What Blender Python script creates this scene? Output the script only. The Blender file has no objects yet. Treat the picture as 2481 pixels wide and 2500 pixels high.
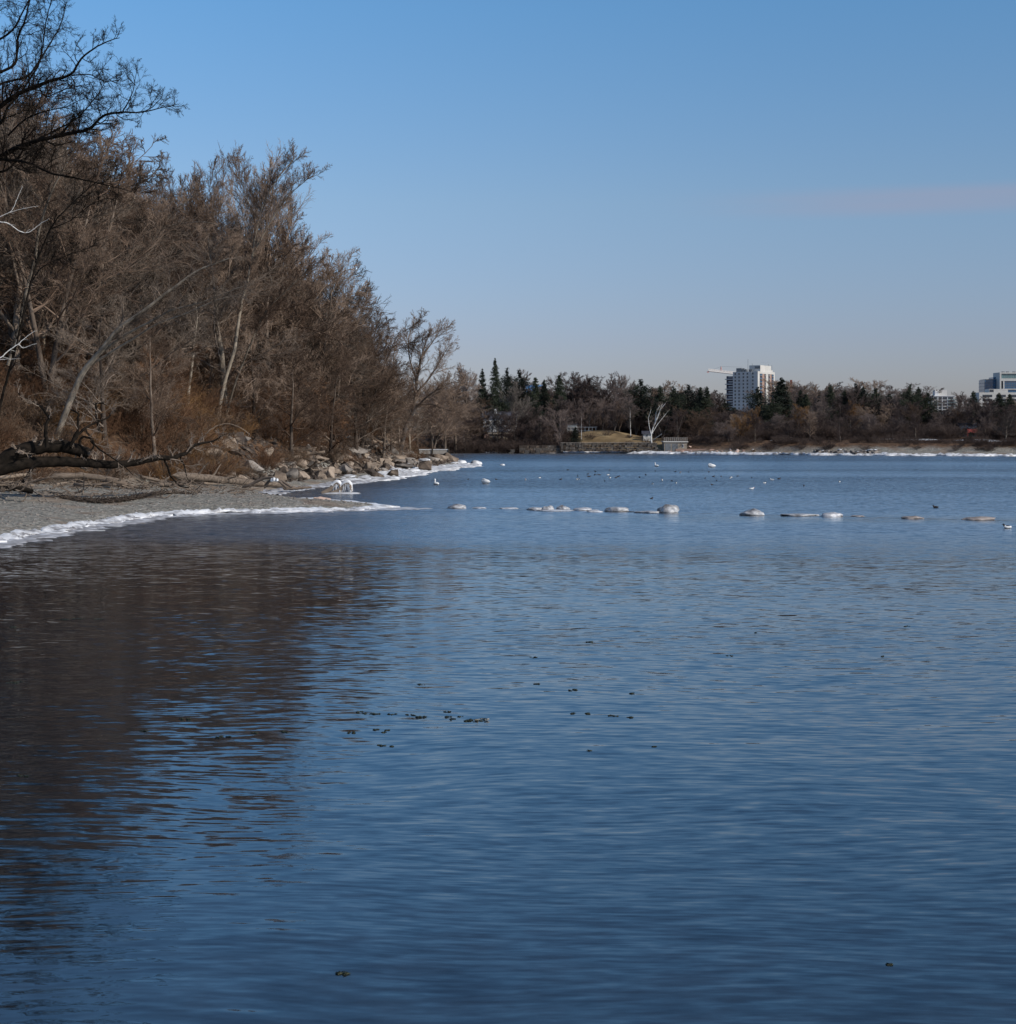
import bpy, bmesh, math, random
import numpy as np
from mathutils import Vector, noise as mnoise

F = 4000.0; CX = 1240.5; HZ = 1050.0; H = 6.0      # focal length in photo px, horizon row, eye height over the water
S = bpy.context.scene
col = S.collection
rad = math.radians

# ------------------------------------------------------------------ helpers
def X_(px, D): return (px - CX) / F * D
def Z_(py, D): return H - (py - HZ) / F * D
def D_(py, z=0.0): return (H - z) * F / (py - HZ)

def tag(o, label=None, cat=None, group=None, kind=None):
    if label: o['label'] = label
    if cat: o['category'] = cat
    if group: o['group'] = group
    if kind: o['kind'] = kind
    return o

def empty(name, loc, rz=0.0, sc=1.0):
    o = bpy.data.objects.new(name, None); col.objects.link(o)
    o.location = loc; o.rotation_euler = (0, 0, rz)
    o.scale = (sc, sc, sc) if not hasattr(sc, '__len__') else sc
    o.empty_display_size = 0.3
    return o

def npmesh(name, V, faces, smooth=False, mats=(), midx=None):
    """V (n,3); faces (m,k) int array with one k, or list of such arrays"""
    if not isinstance(faces, (list, tuple)): faces = [faces]
    faces = [f for f in faces if len(f)]
    me = bpy.data.meshes.new(name)
    me.vertices.add(len(V)); me.vertices.foreach_set('co', np.asarray(V, dtype=np.float32).ravel())
    loops = np.concatenate([f.ravel() for f in faces]).astype(np.int32)
    tot = np.concatenate([np.full(len(f), f.shape[1]) for f in faces]).astype(np.int32)
    st = np.concatenate([[0], np.cumsum(tot)[:-1]]).astype(np.int32)
    me.loops.add(len(loops)); me.loops.foreach_set('vertex_index', loops)
    me.polygons.add(len(tot)); me.polygons.foreach_set('loop_start', st)
    me.polygons.foreach_set('loop_total', tot)
    if smooth: me.polygons.foreach_set('use_smooth', np.ones(len(tot), dtype=bool))
    if midx is not None: me.polygons.foreach_set('material_index', np.asarray(midx, dtype=np.int32))
    for m in mats: me.materials.append(m)
    me.update(calc_edges=True); me.validate()
    return me

def link(name, me, parent=None, loc=(0, 0, 0), rot=(0, 0, 0), sc=1.0):
    o = bpy.data.objects.new(name, me); col.objects.link(o)
    o.location = loc; o.rotation_euler = rot
    o.scale = (sc, sc, sc) if not hasattr(sc, '__len__') else sc
    if parent: o.parent = parent
    return o

class MB:
    """collects boxes, bars, prisms; materials by index"""
    def __init__(s): s.v = []; s.f = []; s.m = []
    def poly(s, pts, faces, m=0):
        b = len(s.v); s.v += [tuple(p) for p in pts]
        for f in faces: s.f.append([b + i for i in f]); s.m.append(m)
    def box(s, x0, x1, y0, y1, z0, z1, m=0):
        s.poly([(x0,y0,z0),(x1,y0,z0),(x1,y1,z0),(x0,y1,z0),(x0,y0,z1),(x1,y0,z1),(x1,y1,z1),(x0,y1,z1)],
               [(3,2,1,0),(4,5,6,7),(0,1,5,4),(1,2,6,5),(2,3,7,6),(3,0,4,7)], m)
    def bar(s, a, b, r, n=5, m=0, r2=None):
        a = Vector(a); b = Vector(b); d = (b - a).normalized()
        u = d.cross(Vector((0.1, 0.2, 1)) if abs(d.z) < .9 else Vector((1, 0, 0))).normalized(); w = d.cross(u)
        r2 = r if r2 is None else r2
        pts = [a + (u*math.cos(k*2*math.pi/n) + w*math.sin(k*2*math.pi/n))*r for k in range(n)]
        pts += [b + (u*math.cos(k*2*math.pi/n) + w*math.sin(k*2*math.pi/n))*r2 for k in range(n)]
        fs = [(k, (k+1) % n, n+(k+1) % n, n+k) for k in range(n)] + [tuple(range(n))[::-1], tuple(range(n, 2*n))]
        s.poly(pts, fs, m)
    def gable(s, x0, x1, y0, y1, z0, z1, m=0, over=0.4):
        ym = (y0+y1)/2; x0 -= over; x1 += over; y0 -= over; y1 += over
        s.poly([(x0,y0,z0),(x1,y0,z0),(x1,y1,z0),(x0,y1,z0),(x0,ym,z1),(x1,ym,z1)],
               [(0,1,5,4),(2,3,4,5),(3,0,4),(1,2,5),(3,2,1,0)], m)
    def build(s, name, mats, parent=None, loc=(0,0,0), rz=0):
        me = bpy.data.meshes.new(name); me.from_pydata(s.v, [], s.f)
        mats = mats if isinstance(mats, (list, tuple)) else [mats]
        for m in mats: me.materials.append(m)
        me.polygons.foreach_set('material_index', s.m); me.update()
        return link(name, me, parent, loc, (0, 0, rz))

# ------------------------------------------------------------------ materials
def newmat(name):
    m = bpy.data.materials.new(name); m.use_nodes = True
    nt = m.node_tree; b = nt.nodes['Principled BSDF']
    return m, nt, b

def N(nt, t, **kw):
    n = nt.nodes.new(t)
    for k, v in kw.items():
        if k in n.inputs.keys() if isinstance(k, str) else False: n.inputs[k].default_value = v
        else: setattr(n, k, v)
    return n

def noisy(name, c1, c2, scale=1.0, rough=0.9, bump=0.0, detail=5, objvar=0.0, lo=.35, hi=.65, c3=None, stretch=(1,1,1), spec=.3, geo=False):
    """two or three tones mixed by noise; objvar shifts whole objects between the tones"""
    m, nt, b = newmat(name)
    tc = N(nt, 'ShaderNodeNewGeometry') if geo else N(nt, 'ShaderNodeTexCoord')
    mp = N(nt, 'ShaderNodeMapping'); mp.inputs['Scale'].default_value = stretch
    nt.links.new(tc.outputs['Position' if geo else 'Object'], mp.inputs['Vector'])
    no = N(nt, 'ShaderNodeTexNoise'); no.inputs['Scale'].default_value = scale; no.inputs['Detail'].default_value = detail
    no.inputs['Roughness'].default_value = .6
    nt.links.new(mp.outputs[0], no.inputs['Vector'])
    fac = no.outputs['Fac']
    if objvar:
        oi = N(nt, 'ShaderNodeObjectInfo')
        ma = N(nt, 'ShaderNodeMath', operation='MULTIPLY_ADD'); ma.inputs[1].default_value = objvar; 
        sb = N(nt, 'ShaderNodeMath', operation='SUBTRACT'); sb.inputs[1].default_value = .5
        nt.links.new(oi.outputs['Random'], sb.inputs[0]); nt.links.new(sb.outputs[0], ma.inputs[0]); nt.links.new(fac, ma.inputs[2])
        fac = ma.outputs[0]
    cr = N(nt, 'ShaderNodeValToRGB'); e = cr.color_ramp.elements
    e[0].position = lo; e[0].color = (*c1, 1); e[1].position = hi; e[1].color = (*c2, 1)
    if c3: k = e.new((lo+hi)/2); k.color = (*c3, 1)
    nt.links.new(fac, cr.inputs[0]); nt.links.new(cr.outputs[0], b.inputs['Base Color'])
    b.inputs['Roughness'].default_value = rough; b.inputs['Specular IOR Level'].default_value = spec
    if bump:
        bp = N(nt, 'ShaderNodeBump'); bp.inputs['Strength'].default_value = 1; bp.inputs['Distance'].default_value = bump
        nt.links.new(no.outputs['Fac'], bp.inputs['Height']); nt.links.new(bp.outputs[0], b.inputs['Normal'])
    return m

def plain(name, c, rough=.7, metal=0, spec=.4):
    return noisy(name, tuple(x*.88 for x in c), tuple(min(1, x*1.1) for x in c), 1.3, rough, spec=spec)

M = {}
M['bark_brown'] = noisy('bark_brown', (.065,.050,.040), (.22,.175,.14), .5, objvar=.55, spec=.1)
M['twig_brown'] = noisy('twig_brown', (.095,.064,.047), (.28,.207,.157), .25, objvar=.7, c3=(.175,.124,.092), spec=.1)
M['twig_rust']  = noisy('twig_rust', (.095,.052,.031), (.215,.122,.072), .3, objvar=.5, spec=.1)
M['brush_brown'] = noisy('brush_brown', (.085,.055,.038), (.20,.140,.098), .3, spec=.1)
M['twig_amber'] = noisy('twig_amber', (.15,.078,.032), (.24,.135,.06), .3, objvar=.2)
M['thicket']    = noisy('thicket', (.05,.036,.032), (.11,.082,.07), .3, spec=.1)
M['twig_far']   = noisy('twig_far', (.075,.056,.052), (.185,.145,.130), .2, objvar=.8, spec=.1)
M['bark_far']   = noisy('bark_far', (.06,.05,.045), (.17,.145,.125), .6, objvar=.6)
M['bark_dark_shaded']  = noisy('bark_dark_shaded', (.006,.005,.004), (.022,.017,.013), 2.0, bump=.03, objvar=.2, spec=.08)  # dark bark, deepened to near black to paint in the fallen tree's shade
M['bark_pale']  = noisy('bark_pale', (.09,.072,.055), (.32,.27,.21), 1.6, bump=.01, objvar=.2, stretch=(1,1,.5))
M['bark_white'] = noisy('bark_white', (.25,.23,.21), (.72,.70,.66), 2.2, lo=.3, hi=.45, stretch=(1,1,2.5))
M['needle']     = noisy('needle', (.010,.015,.011), (.040,.049,.030), .5, objvar=.5, c3=(.021,.028,.018))
M['drift']      = noisy('drift', (.075,.056,.043), (.29,.225,.17), 1.6, bump=.06, objvar=.35, detail=9, lo=.3, hi=.7, stretch=(.3,1,1))
M['driftlog']   = noisy('driftlog', (.06,.046,.036), (.22,.172,.132), 2.6, bump=.05, detail=8, lo=.3, hi=.7, stretch=(.15,1.6,1.6))
M['driftdark']  = noisy('driftdark', (.06,.045,.035), (.18,.14,.11), 1.4, bump=.02, objvar=.5, stretch=(.3,1,1))
M['rock']       = noisy('rock', (.055,.042,.034), (.34,.27,.21), 1.5, bump=.14, objvar=.5, detail=10, c3=(.18,.138,.105), lo=.3, hi=.7)
M['rock_dull']  = noisy('rock_dull', (.17,.145,.135), (.36,.32,.30), 1.5, bump=.05, detail=8)
M['rock_grey']  = noisy('rock_grey', (.08,.07,.062), (.30,.265,.235), 1.4, bump=.12, objvar=.5, detail=10, lo=.3, hi=.7)
M['rock_pink']  = noisy('rock_pink', (.30,.20,.16), (.52,.38,.31), .9, bump=.06, objvar=.6, detail=8)
M['rock_wet']   = noisy('rock_wet', (.03,.027,.025), (.08,.07,.06), 2, rough=.35, bump=.03)
M['ice']        = noisy('ice', (.22,.21,.21), (.74,.75,.77), .9, rough=.4, bump=.10, detail=10, spec=.4, lo=.36, hi=.54)
M['ice_rock']   = noisy('ice_rock', (.10,.092,.09), (.46,.47,.49), 2.6, rough=.4, bump=.05, detail=8, spec=.4, lo=.34, hi=.62)
M['ice_grey']   = noisy('ice_grey', (.17,.155,.15), (.56,.57,.60), 1.1, rough=.4, bump=.05, detail=8, spec=.5, lo=.35, hi=.6)
M['snow']       = noisy('snow', (.66,.69,.74), (.88,.90,.93), .8, rough=.7, bump=.05)
M['weed']       = noisy('weed', (.008,.012,.007), (.035,.04,.02), 8, rough=.5)
M['foam']       = noisy('foam', (.05,.05,.035), (.40,.38,.33), 7, rough=.6)
M['white']      = plain('white_paint', (.70,.71,.72))
M['offwhite']   = plain('off_white_wall', (.52,.51,.48))
M['feather']    = plain('white_feather', (.80,.80,.79))
M['black']      = plain('black_feather', (.012,.012,.014))
M['orange']     = plain('orange_bill', (.55,.16,.03))
M['brownf']     = plain('brown_feather', (.10,.06,.04))
M['conc']       = noisy('tower_concrete', (.54,.525,.50), (.64,.62,.585), .12)
M['concwhite']  = noisy('tower_white', (.50,.49,.46), (.60,.59,.56), .12)
M['brickpanel'] = noisy('brick_panel', (.30,.20,.16), (.42,.29,.24), .5)
M['brick']      = noisy('brick', (.16,.06,.045), (.26,.11,.08), 1.2)
M['darkroof']   = noisy('dark_roof', (.03,.032,.045), (.07,.07,.085), .8)
M['blueroof']   = noisy('blue_roof', (.04,.26,.62), (.08,.36,.75), .8)
M['greywood']   = noisy('grey_wood', (.22,.20,.18), (.42,.40,.37), 2.5, stretch=(3,1,.4), bump=.01)
M['darkwood']   = noisy('dark_wood', (.035,.03,.025), (.09,.075,.06), 2.5)
M['red']        = plain('red_paint', (.34,.06,.05))
M['cranered']   = plain('crane_pale_red', (.62,.36,.33))
M['cranewhite'] = plain('crane_white', (.68,.64,.60))
M['tan']        = plain('tan_wall', (.34,.29,.23))
M['steel']      = plain('dull_steel', (.16,.17,.18), .5)
M['balcony_shade']     = plain('painted_balcony_shade', (.08,.075,.10))  # dark tone puts the shade of the balconies into the wall colour
def glass(name, c, r=.08):
    m, nt, b = newmat(name); b.inputs['Base Color'].default_value = (*c, 1)
    b.inputs['Roughness'].default_value = r; b.inputs['Specular IOR Level'].default_value = .8
    tc = N(nt, 'ShaderNodeTexCoord'); no = N(nt, 'ShaderNodeTexNoise'); no.inputs['Scale'].default_value = .4
    nt.links.new(tc.outputs['Object'], no.inputs['Vector'])
    cr = N(nt, 'ShaderNodeValToRGB'); cr.color_ramp.elements[0].color = (c[0]*.6, c[1]*.6, c[2]*.6, 1); cr.color_ramp.elements[1].color = (c[0]*1.5, c[1]*1.5, c[2]*1.5, 1)
    nt.links.new(no.outputs['Fac'], cr.inputs[0]); nt.links.new(cr.outputs[0], b.inputs['Base Color'])
    return m
M['glass'] = glass('dark_window_glass', (.03,.04,.055)); M['blueglass'] = glass('blue_curtain_glass', (.03,.10,.19)); M['greenglass'] = glass('green_curtain_glass', (.12,.21,.22))

def ground_material():
    """pebble beach low down, brown leaf litter on the bank, dead lawn and snow patches across the bay"""
    m, nt, b = newmat('ground'); L = nt.links.new
    g = N(nt, 'ShaderNodeNewGeometry'); sep = N(nt, 'ShaderNodeSeparateXYZ'); L(g.outputs['Position'], sep.inputs[0])
    def noise(sc, det=4):
        n = N(nt, 'ShaderNodeTexNoise'); n.inputs['Scale'].default_value = sc; n.inputs['Detail'].default_value = det; L(g.outputs['Position'], n.inputs['Vector']); return n
    def ramp(src, stops):
        r = N(nt, 'ShaderNodeValToRGB'); e = r.color_ramp.elements
        e[0].position, e[0].color = stops[0][0], (*stops[0][1], 1); e[1].position, e[1].color = stops[-1][0], (*stops[-1][1], 1)
        for p, c in stops[1:-1]: k = e.new(p); k.color = (*c, 1)
        L(src, r.inputs[0]); return r.outputs[0]
    def mix(f, a, c):
        x = N(nt, 'ShaderNodeMix', data_type='RGBA'); L(f, x.inputs[0]); L(a, x.inputs[6]); L(c, x.inputs[7]); return x.outputs[2]
    def step(src, a, c):
        x = N(nt, 'ShaderNodeMapRange'); x.inputs[1].default_value = a; x.inputs[2].default_value = c; L(src, x.inputs[0]); return x.outputs[0]
    vo = N(nt, 'ShaderNodeTexVoronoi'); vo.inputs['Scale'].default_value = 5.5; vo.inputs['Randomness'].default_value = 1; L(g.outputs['Position'], vo.inputs['Vector'])
    sv = N(nt, 'ShaderNodeSeparateColor'); L(vo.outputs['Color'], sv.inputs[0])
    peb = ramp(sv.outputs[0], [(0, (.085,.083,.075)), (.35, (.17,.165,.145)), (.7, (.25,.24,.21)), (.93, (.34,.30,.25)), (1, (.52,.50,.46))])
    sand = ramp(noise(.9).outputs['Fac'], [(.35, (.15,.12,.095)), (.65, (.27,.225,.18))])
    beach = mix(step(noise(.22, 3).outputs['Fac'], .52, .60), peb, sand)
    litter = ramp(noise(1.3, 8).outputs['Fac'], [(.3, (.040,.024,.016)), (.5, (.10,.058,.034)), (.7, (.17,.105,.062))])
    lawn = ramp(noise(.25, 6).outputs['Fac'], [(.35, (.15,.105,.055)), (.55, (.24,.17,.09)), (.7, (.30,.23,.13))])
    # height decides beach or litter
    hn = N(nt, 'ShaderNodeMath', operation='MULTIPLY_ADD'); hn.inputs[1].default_value = 1.2; L(noise(.4).outputs['Fac'], hn.inputs[0]); L(sep.outputs['Z'], hn.inputs[2])
    c = mix(step(hn.outputs[0], 2.1, 2.9), beach, litter)
    far = step(sep.outputs['Y'], 395, 420)
    lx = N(nt, 'ShaderNodeMath', operation='MULTIPLY'); L(step(sep.outputs['X'], 12, 16), lx.inputs[0]); L(step(sep.outputs['X'], 46, 40), lx.inputs[1]); fl = mix(lx.outputs[0], litter, lawn)
    fb = mix(step(hn.outputs[0], 1.0, 1.9), beach, fl)
    c = mix(far, c, fb)
    L(c, b.inputs['Base Color']); b.inputs['Roughness'].default_value = .95; b.inputs['Specular IOR Level'].default_value = .2
    bp = N(nt, 'ShaderNodeBump'); bp.inputs['Distance'].default_value = .07; L(vo.outputs['Distance'], bp.inputs['Height']); bp.invert = True
    L(bp.outputs[0], b.inputs['Normal'])
    return m
M['ground'] = ground_material()

def water_material():
    m = bpy.data.materials.new('lake_water'); m.use_nodes = True; nt = m.node_tree; L = nt.links.new
    nt.nodes.clear(); out = N(nt, 'ShaderNodeOutputMaterial')
    g = N(nt, 'ShaderNodeNewGeometry')
    def noise(scale, rot=0, det=2.0, stretch=(1,1,1), r=.5, dist=0):
        mp = N(nt, 'ShaderNodeMapping'); mp.inputs['Rotation'].default_value = (0,0,rot); mp.inputs['Scale'].default_value = stretch
        L(g.outputs['Position'], mp.inputs['Vector'])
        n = N(nt, 'ShaderNodeTexNoise'); n.inputs['Scale'].default_value = scale; n.inputs['Detail'].default_value = det; n.inputs['Roughness'].default_value = r
        n.inputs['Distortion'].default_value = dist
        L(mp.outputs[0], n.inputs['Vector']); return n
    def vm(op, a, b=None, s=None):
        n = N(nt, 'ShaderNodeVectorMath', operation=op)
        if hasattr(a, 'links'): L(a, n.inputs[0])
        else: n.inputs[0].default_value = a
        if b is not None:
            if hasattr(b, 'links'): L(b, n.inputs[1])
            else: n.inputs[1].default_value = b
        if s is not None:
            if hasattr(s, 'links'): L(s, n.inputs['Scale'])
            else: n.inputs['Scale'].default_value = s
        return n.outputs[0]
    def slope(nz, amp):   # centred noise colour used as a pair of wave slopes
        return vm('MULTIPLY', vm('SUBTRACT', nz.outputs['Color'], (.5,.5,.5)), amp)
    W = WATER
    # wind streaks: long bands across the bay where the ripples are steeper
    wind = noise(.012, rad(4), 3, (.35,1.6,1), .6)
    wr = N(nt, 'ShaderNodeMapRange'); wr.inputs[1].default_value = .38; wr.inputs[2].default_value = .62; wr.inputs[3].default_value = W['calm']; wr.inputs[4].default_value = W['gust']
    L(wind.outputs['Fac'], wr.inputs[0])
    sy = N(nt, 'ShaderNodeSeparateXYZ'); L(g.outputs['Position'], sy.inputs[0])
    yr = N(nt, 'ShaderNodeMapRange'); yr.inputs[1].default_value = 70; yr.inputs[2].default_value = 170; yr.inputs[3].default_value = .85; yr.inputs[4].default_value = 4.8; L(sy.outputs['Y'], yr.inputs[0])
    wm_ = N(nt, 'ShaderNodeMath', operation='MULTIPLY'); L(wr.outputs[0], wm_.inputs[0]); L(yr.outputs[0], wm_.inputs[1]); wr = wm_
    rg_ = N(nt, 'ShaderNodeMapRange'); rg_.inputs[1].default_value = .5; rg_.inputs[2].default_value = 2.4; rg_.inputs[3].default_value = .012; rg_.inputs[4].default_value = .24; L(wr.outputs[0], rg_.inputs[0])
    a = slope(noise(1.0, rad(16), 2, (.40,1.7,1), .5, .3), (W['x1'], W['y1'], 0))       # half-metre ripples
    b = slope(noise(4.0, rad(30), 2.5, (.60,1.75,1), .55, .3), (W['x2'], W['y2'], 0))      # small ripples
    c = slope(noise(.16, rad(-8), 2, (.5,1.3,1), .5), (W['x3'], W['y3'], 0))            # low swell
    wp = noise(.06, 0, 2, (1,1,1), .5); wv = vm('ADD', g.outputs['Position'], vm('MULTIPLY', vm('SUBTRACT', wp.outputs['Color'], (.5,.5,.5)), (0, 6, 0)))
    mp2 = N(nt, 'ShaderNodeMapping'); mp2.inputs['Rotation'].default_value = (0,0,rad(33)); mp2.inputs['Scale'].default_value = (.32, 1.8, 1); L(wv, mp2.inputs['Vector'])
    ln = N(nt, 'ShaderNodeTexNoise'); ln.inputs['Scale'].default_value = 4.4; ln.inputs['Detail'].default_value = 1.0; ln.inputs['Roughness'].default_value = .45; L(mp2.outputs[0], ln.inputs['Vector'])
    b = vm('ADD', b, slope(ln, (.01, W['y4'], 0)))     # long curved crests
    s = vm('ADD', vm('ADD', vm('SCALE', a, s=wr.outputs[0]), vm('SCALE', b, s=wr.outputs[0])), c)
    nrm = vm('NORMALIZE', vm('ADD', s, (0,0,1)))
    fr = N(nt, 'ShaderNodeFresnel'); fr.inputs['IOR'].default_value = 1.72; L(nrm, fr.inputs['Normal'])
    gl = N(nt, 'ShaderNodeBsdfGlossy'); gl.inputs['Roughness'].default_value = W['rough']; gl.inputs['Color'].default_value = (*W['tint'], 1); L(rg_.outputs[0], gl.inputs['Roughness']); L(nrm, gl.inputs['Normal'])
    df = N(nt, 'ShaderNodeBsdfDiffuse')
    bed = noise(1.1, 0, 6, (1,1,1), .65)
    cr = N(nt, 'ShaderNodeValToRGB'); e = cr.color_ramp.elements
    e[0].position = .38; e[0].color = (*W['deep'], 1); e[1].position = .68; e[1].color = (*W['bed'], 1)
    L(bed.outputs['Fac'], cr.inputs[0]); L(cr.outputs[0], df.inputs['Color'])
    mx = N(nt, 'ShaderNodeMixShader'); L(fr.outputs[0], mx.inputs[0]); L(df.outputs[0], mx.inputs[1]); L(gl.outputs[0], mx.inputs[2])
    L(mx.outputs[0], out.inputs['Surface'])
    return m
WATER = dict(calm=.6, gust=1.5, x1=.07, y1=.09, x2=.08, y2=.18, y4=.27, x3=.01, y3=.03, rough=.03, tint=(.97,.99,1.0), deep=(.007,.011,.017), bed=(.016,.022,.030))

# ------------------------------------------------------------------ terrain
SHORE = np.array([(-90,-200),(-60,0),(-40,40),(-31,68),(-27.4,88.2),(-26.6,102),(-24.2,115),(-16.2,120),(-10.5,123),(-9.0,126.5),(-11.5,131),(-15.4,136),(-18.8,143),
                  (-22,150),(-23.5,158),(-22.5,168),(-19.5,180),(-17.6,196),(-15.5,214),(-14.0,236),(-11,256),(-7.8,272),(-7.6,280),(-12,292),(-15,310),(-17,340),(-16,380),(-15,432),(-12,440),(-900,440),(-900,-200)])
TOE = np.array([(-160,-200),(-110,0),(-84,60),(-62,110),(-46,134),(-36,150),(-30.5,165),(-27.5,185),(-24,212),(-20.5,238),(-17,262),(-15.5,290),(-18,320),(-20,440),(-900,440),(-900,-200)])
def sdist(P, poly):
    x, y = P[:,0], P[:,1]; A = poly; B = np.roll(poly, -1, 0)
    best = np.full(len(P), 1e9); ins = np.zeros(len(P), bool)
    for (ax, ay), (bx, by) in zip(A, B):
        dx, dy = bx-ax, by-ay; t = np.clip(((x-ax)*dx+(y-ay)*dy)/(dx*dx+dy*dy), 0, 1)
        best = np.minimum(best, np.hypot(x-ax-t*dx, y-ay-t*dy))
        c = ((ay > y) != (by > y))
        with np.errstate(divide='ignore', invalid='ignore'): xi = (bx-ax)*(y-ay)/(by-ay)+ax
        ins ^= c & (x < xi)
    return np.where(ins, best, -best)
FSX = np.array([X_(p, D_(q)) for p, q in [(1085,1104.5),(1200,1106),(1350,1106.5),(1500,1107),(1650,1108),(1800,1109.5),(2000,1111.5),(2240,1113),(2481,1114)]])
FSY = np.array([D_(q) for p, q in [(1085,1104.5),(1200,1106),(1350,1106.5),(1500,1107),(1650,1108),(1800,1109.5),(2000,1111.5),(2240,1113),(2481,1114)]])
def shoreY(x): return np.interp(x, FSX, FSY) + .6*np.sin(np.asarray(x)*.33) + .35*np.sin(np.asarray(x)*.9+1)
RB = np.random.RandomState(4)
WV = [(RB.uniform(.02,.5), RB.uniform(0,6.28), RB.uniform(0,6.28)) for _ in range(14)]
def wob(x, y):
    s = 0
    for k, th, ph in WV: s = s + np.sin((x*math.cos(th)+y*math.sin(th))*k*2+ph)*(.09/(k+.12))**.8
    return s*.22
def ground_z(x, y):
    x = np.atleast_1d(np.asarray(x, float)); y = np.atleast_1d(np.asarray(y, float))
    P = np.stack([x.ravel(), y.ravel()], 1); x = x.ravel(); y = y.ravel()
    d = sdist(P, SHORE); b = sdist(P, TOE)
    w = wob(x, y)
    z = np.where(d < 0, np.maximum(-2.5, d*.13-.05), .02 + .34*(1-np.exp(-np.maximum(d,0)/1.2)) + np.minimum(d, 22)*.048)
    z = z + np.where(d > 3, .05*w, 0)
    bb = np.maximum(b, 0)
    H0 = 14.5 + (np.clip(250-y, 0, 200))*.012
    rise = H0*(1-np.exp(-(bb/13.0)**1.25*.72))
    z = z + rise*(1+.03*w) + np.where(b > 0, np.minimum(bb*.1, 1)*w*.5, 0)
    f = y - shoreY(x)
    fz = np.where(f < 0, np.maximum(-2.5, f*.15), np.minimum(f, 9)*.10 + np.clip(f-9, 0, 5)*.36 + np.clip(f-14, 0, 50)*.03)
    mound = 3.0*np.exp(-(((x-X_(1470,440))/11)**2 + ((y-447)/14)**2))
    fz = fz + np.where(f > 6, mound + .06*w, 0)
    return np.where(y > 350, np.maximum(np.where(y < 440, z*np.clip((440-y)/40, 0, 1) + fz*np.clip((y-400)/40, 0, 1)*(x < -12) - 2.5*(z < 0)*0, fz), fz), z)
def gz(x, y): return float(ground_z(x, y)[0])

def grid(xs, ys, fz):
    Xg, Yg = np.meshgrid(xs, ys); Z = fz(Xg, Yg).reshape(Xg.shape)
    V = np.stack([Xg.ravel(), Yg.ravel(), Z.ravel()], 1); nx = len(xs); ny = len(ys)
    i = np.arange(ny-1)[:,None]*nx + np.arange(nx-1)[None,:]; i = i.ravel()
    return V, np.stack([i, i+1, i+nx+1, i+nx], 1)
xs = np.unique(np.concatenate([np.linspace(-2500,-300,12), np.arange(-300,-100,8), np.arange(-100,-60,2.5), np.arange(-60,0,.8), np.arange(0,180,2.5), np.arange(180,400,20), np.linspace(400,3500,16)]))
ys = np.unique(np.concatenate([np.linspace(-200,60,14), np.arange(60,300,.9), np.arange(300,372,3), np.arange(372,480,1.2), np.arange(480,600,10), np.linspace(600,6000,24)]))
V, Fc = grid(xs, ys, ground_z)
g = tag(link('ground', npmesh('ground', V, Fc, True, [M['ground']])), kind='structure')
wm = water_material()
V = np.array([(-3000,-400,0),(5000,-400,0),(5000,460,0),(-3000,460,0)], float)
tag(link('water', npmesh('water', V, np.array([[0,1,2,3]]), False, [wm])), kind='structure')

# ------------------------------------------------------------------ branching wood
def unit(v): return v/np.maximum(np.linalg.norm(v, axis=-1, keepdims=True), 1e-9)
def poly_run(rng, start, d, L, n, wig, up, r0, r1, droop=0):
    B = len(start); P = np.zeros((B, n, 3)); P[:,0] = start; d = unit(d); st = (L/(n-1))[:,None]
    for i in range(1, n):
        d = unit(d + rng.normal(0, wig, (B,3)) + np.array([0,0,up - droop*i/n]))
        P[:,i] = P[:,i-1] + d*st
    t = np.linspace(0, 1, n)[None,:]
    R = r0[:,None]*(1-t)**.8 + r1*(1 - (1-t)**.8)
    return P, R
def spawn(rng, P, R, Ls, k, tmin, tmax, ang, lf, n, wig, up, rf=.6, rmin=.01, r1=.006, droop=0, tip=.35, flat=0):
    B, m, _ = P.shape
    t = tmin + (tmax-tmin)*((np.arange(k)[None,:] + rng.rand(B, k))/k)
    f = t*(m-1); i = np.minimum(f.astype(int), m-2); u = (f-i)[...,None]
    bi = np.arange(B)[:,None]
    p = P[bi,i]*(1-u) + P[bi,i+1]*u; T = unit(P[bi,i+1]-P[bi,i]); r = R[bi,i]*(1-u[...,0]) + R[bi,i+1]*u[...,0]
    p = p.reshape(-1,3); T = T.reshape(-1,3); r = r.ravel(); tt = t.ravel()
    q = rng.normal(size=T.shape); q[:,2] *= (1-flat); q -= (q*T).sum(1, keepdims=True)*T; q = unit(q)
    a = np.radians(rng.uniform(ang[0], ang[1], len(T)))[:,None]
    d = T*np.cos(a) + q*np.sin(a)
    L = np.repeat(Ls, k)*lf*rng.uniform(.6, 1.15, len(T))*(1-(1-tip)*((tt-tmin)/(tmax-tmin+1e-6)))
    r0 = np.maximum(r*rf, rmin)
    Pn, Rn = poly_run(rng, p, d, L, n, wig, up, r0, r1, droop)
    return Pn, Rn, L
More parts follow.
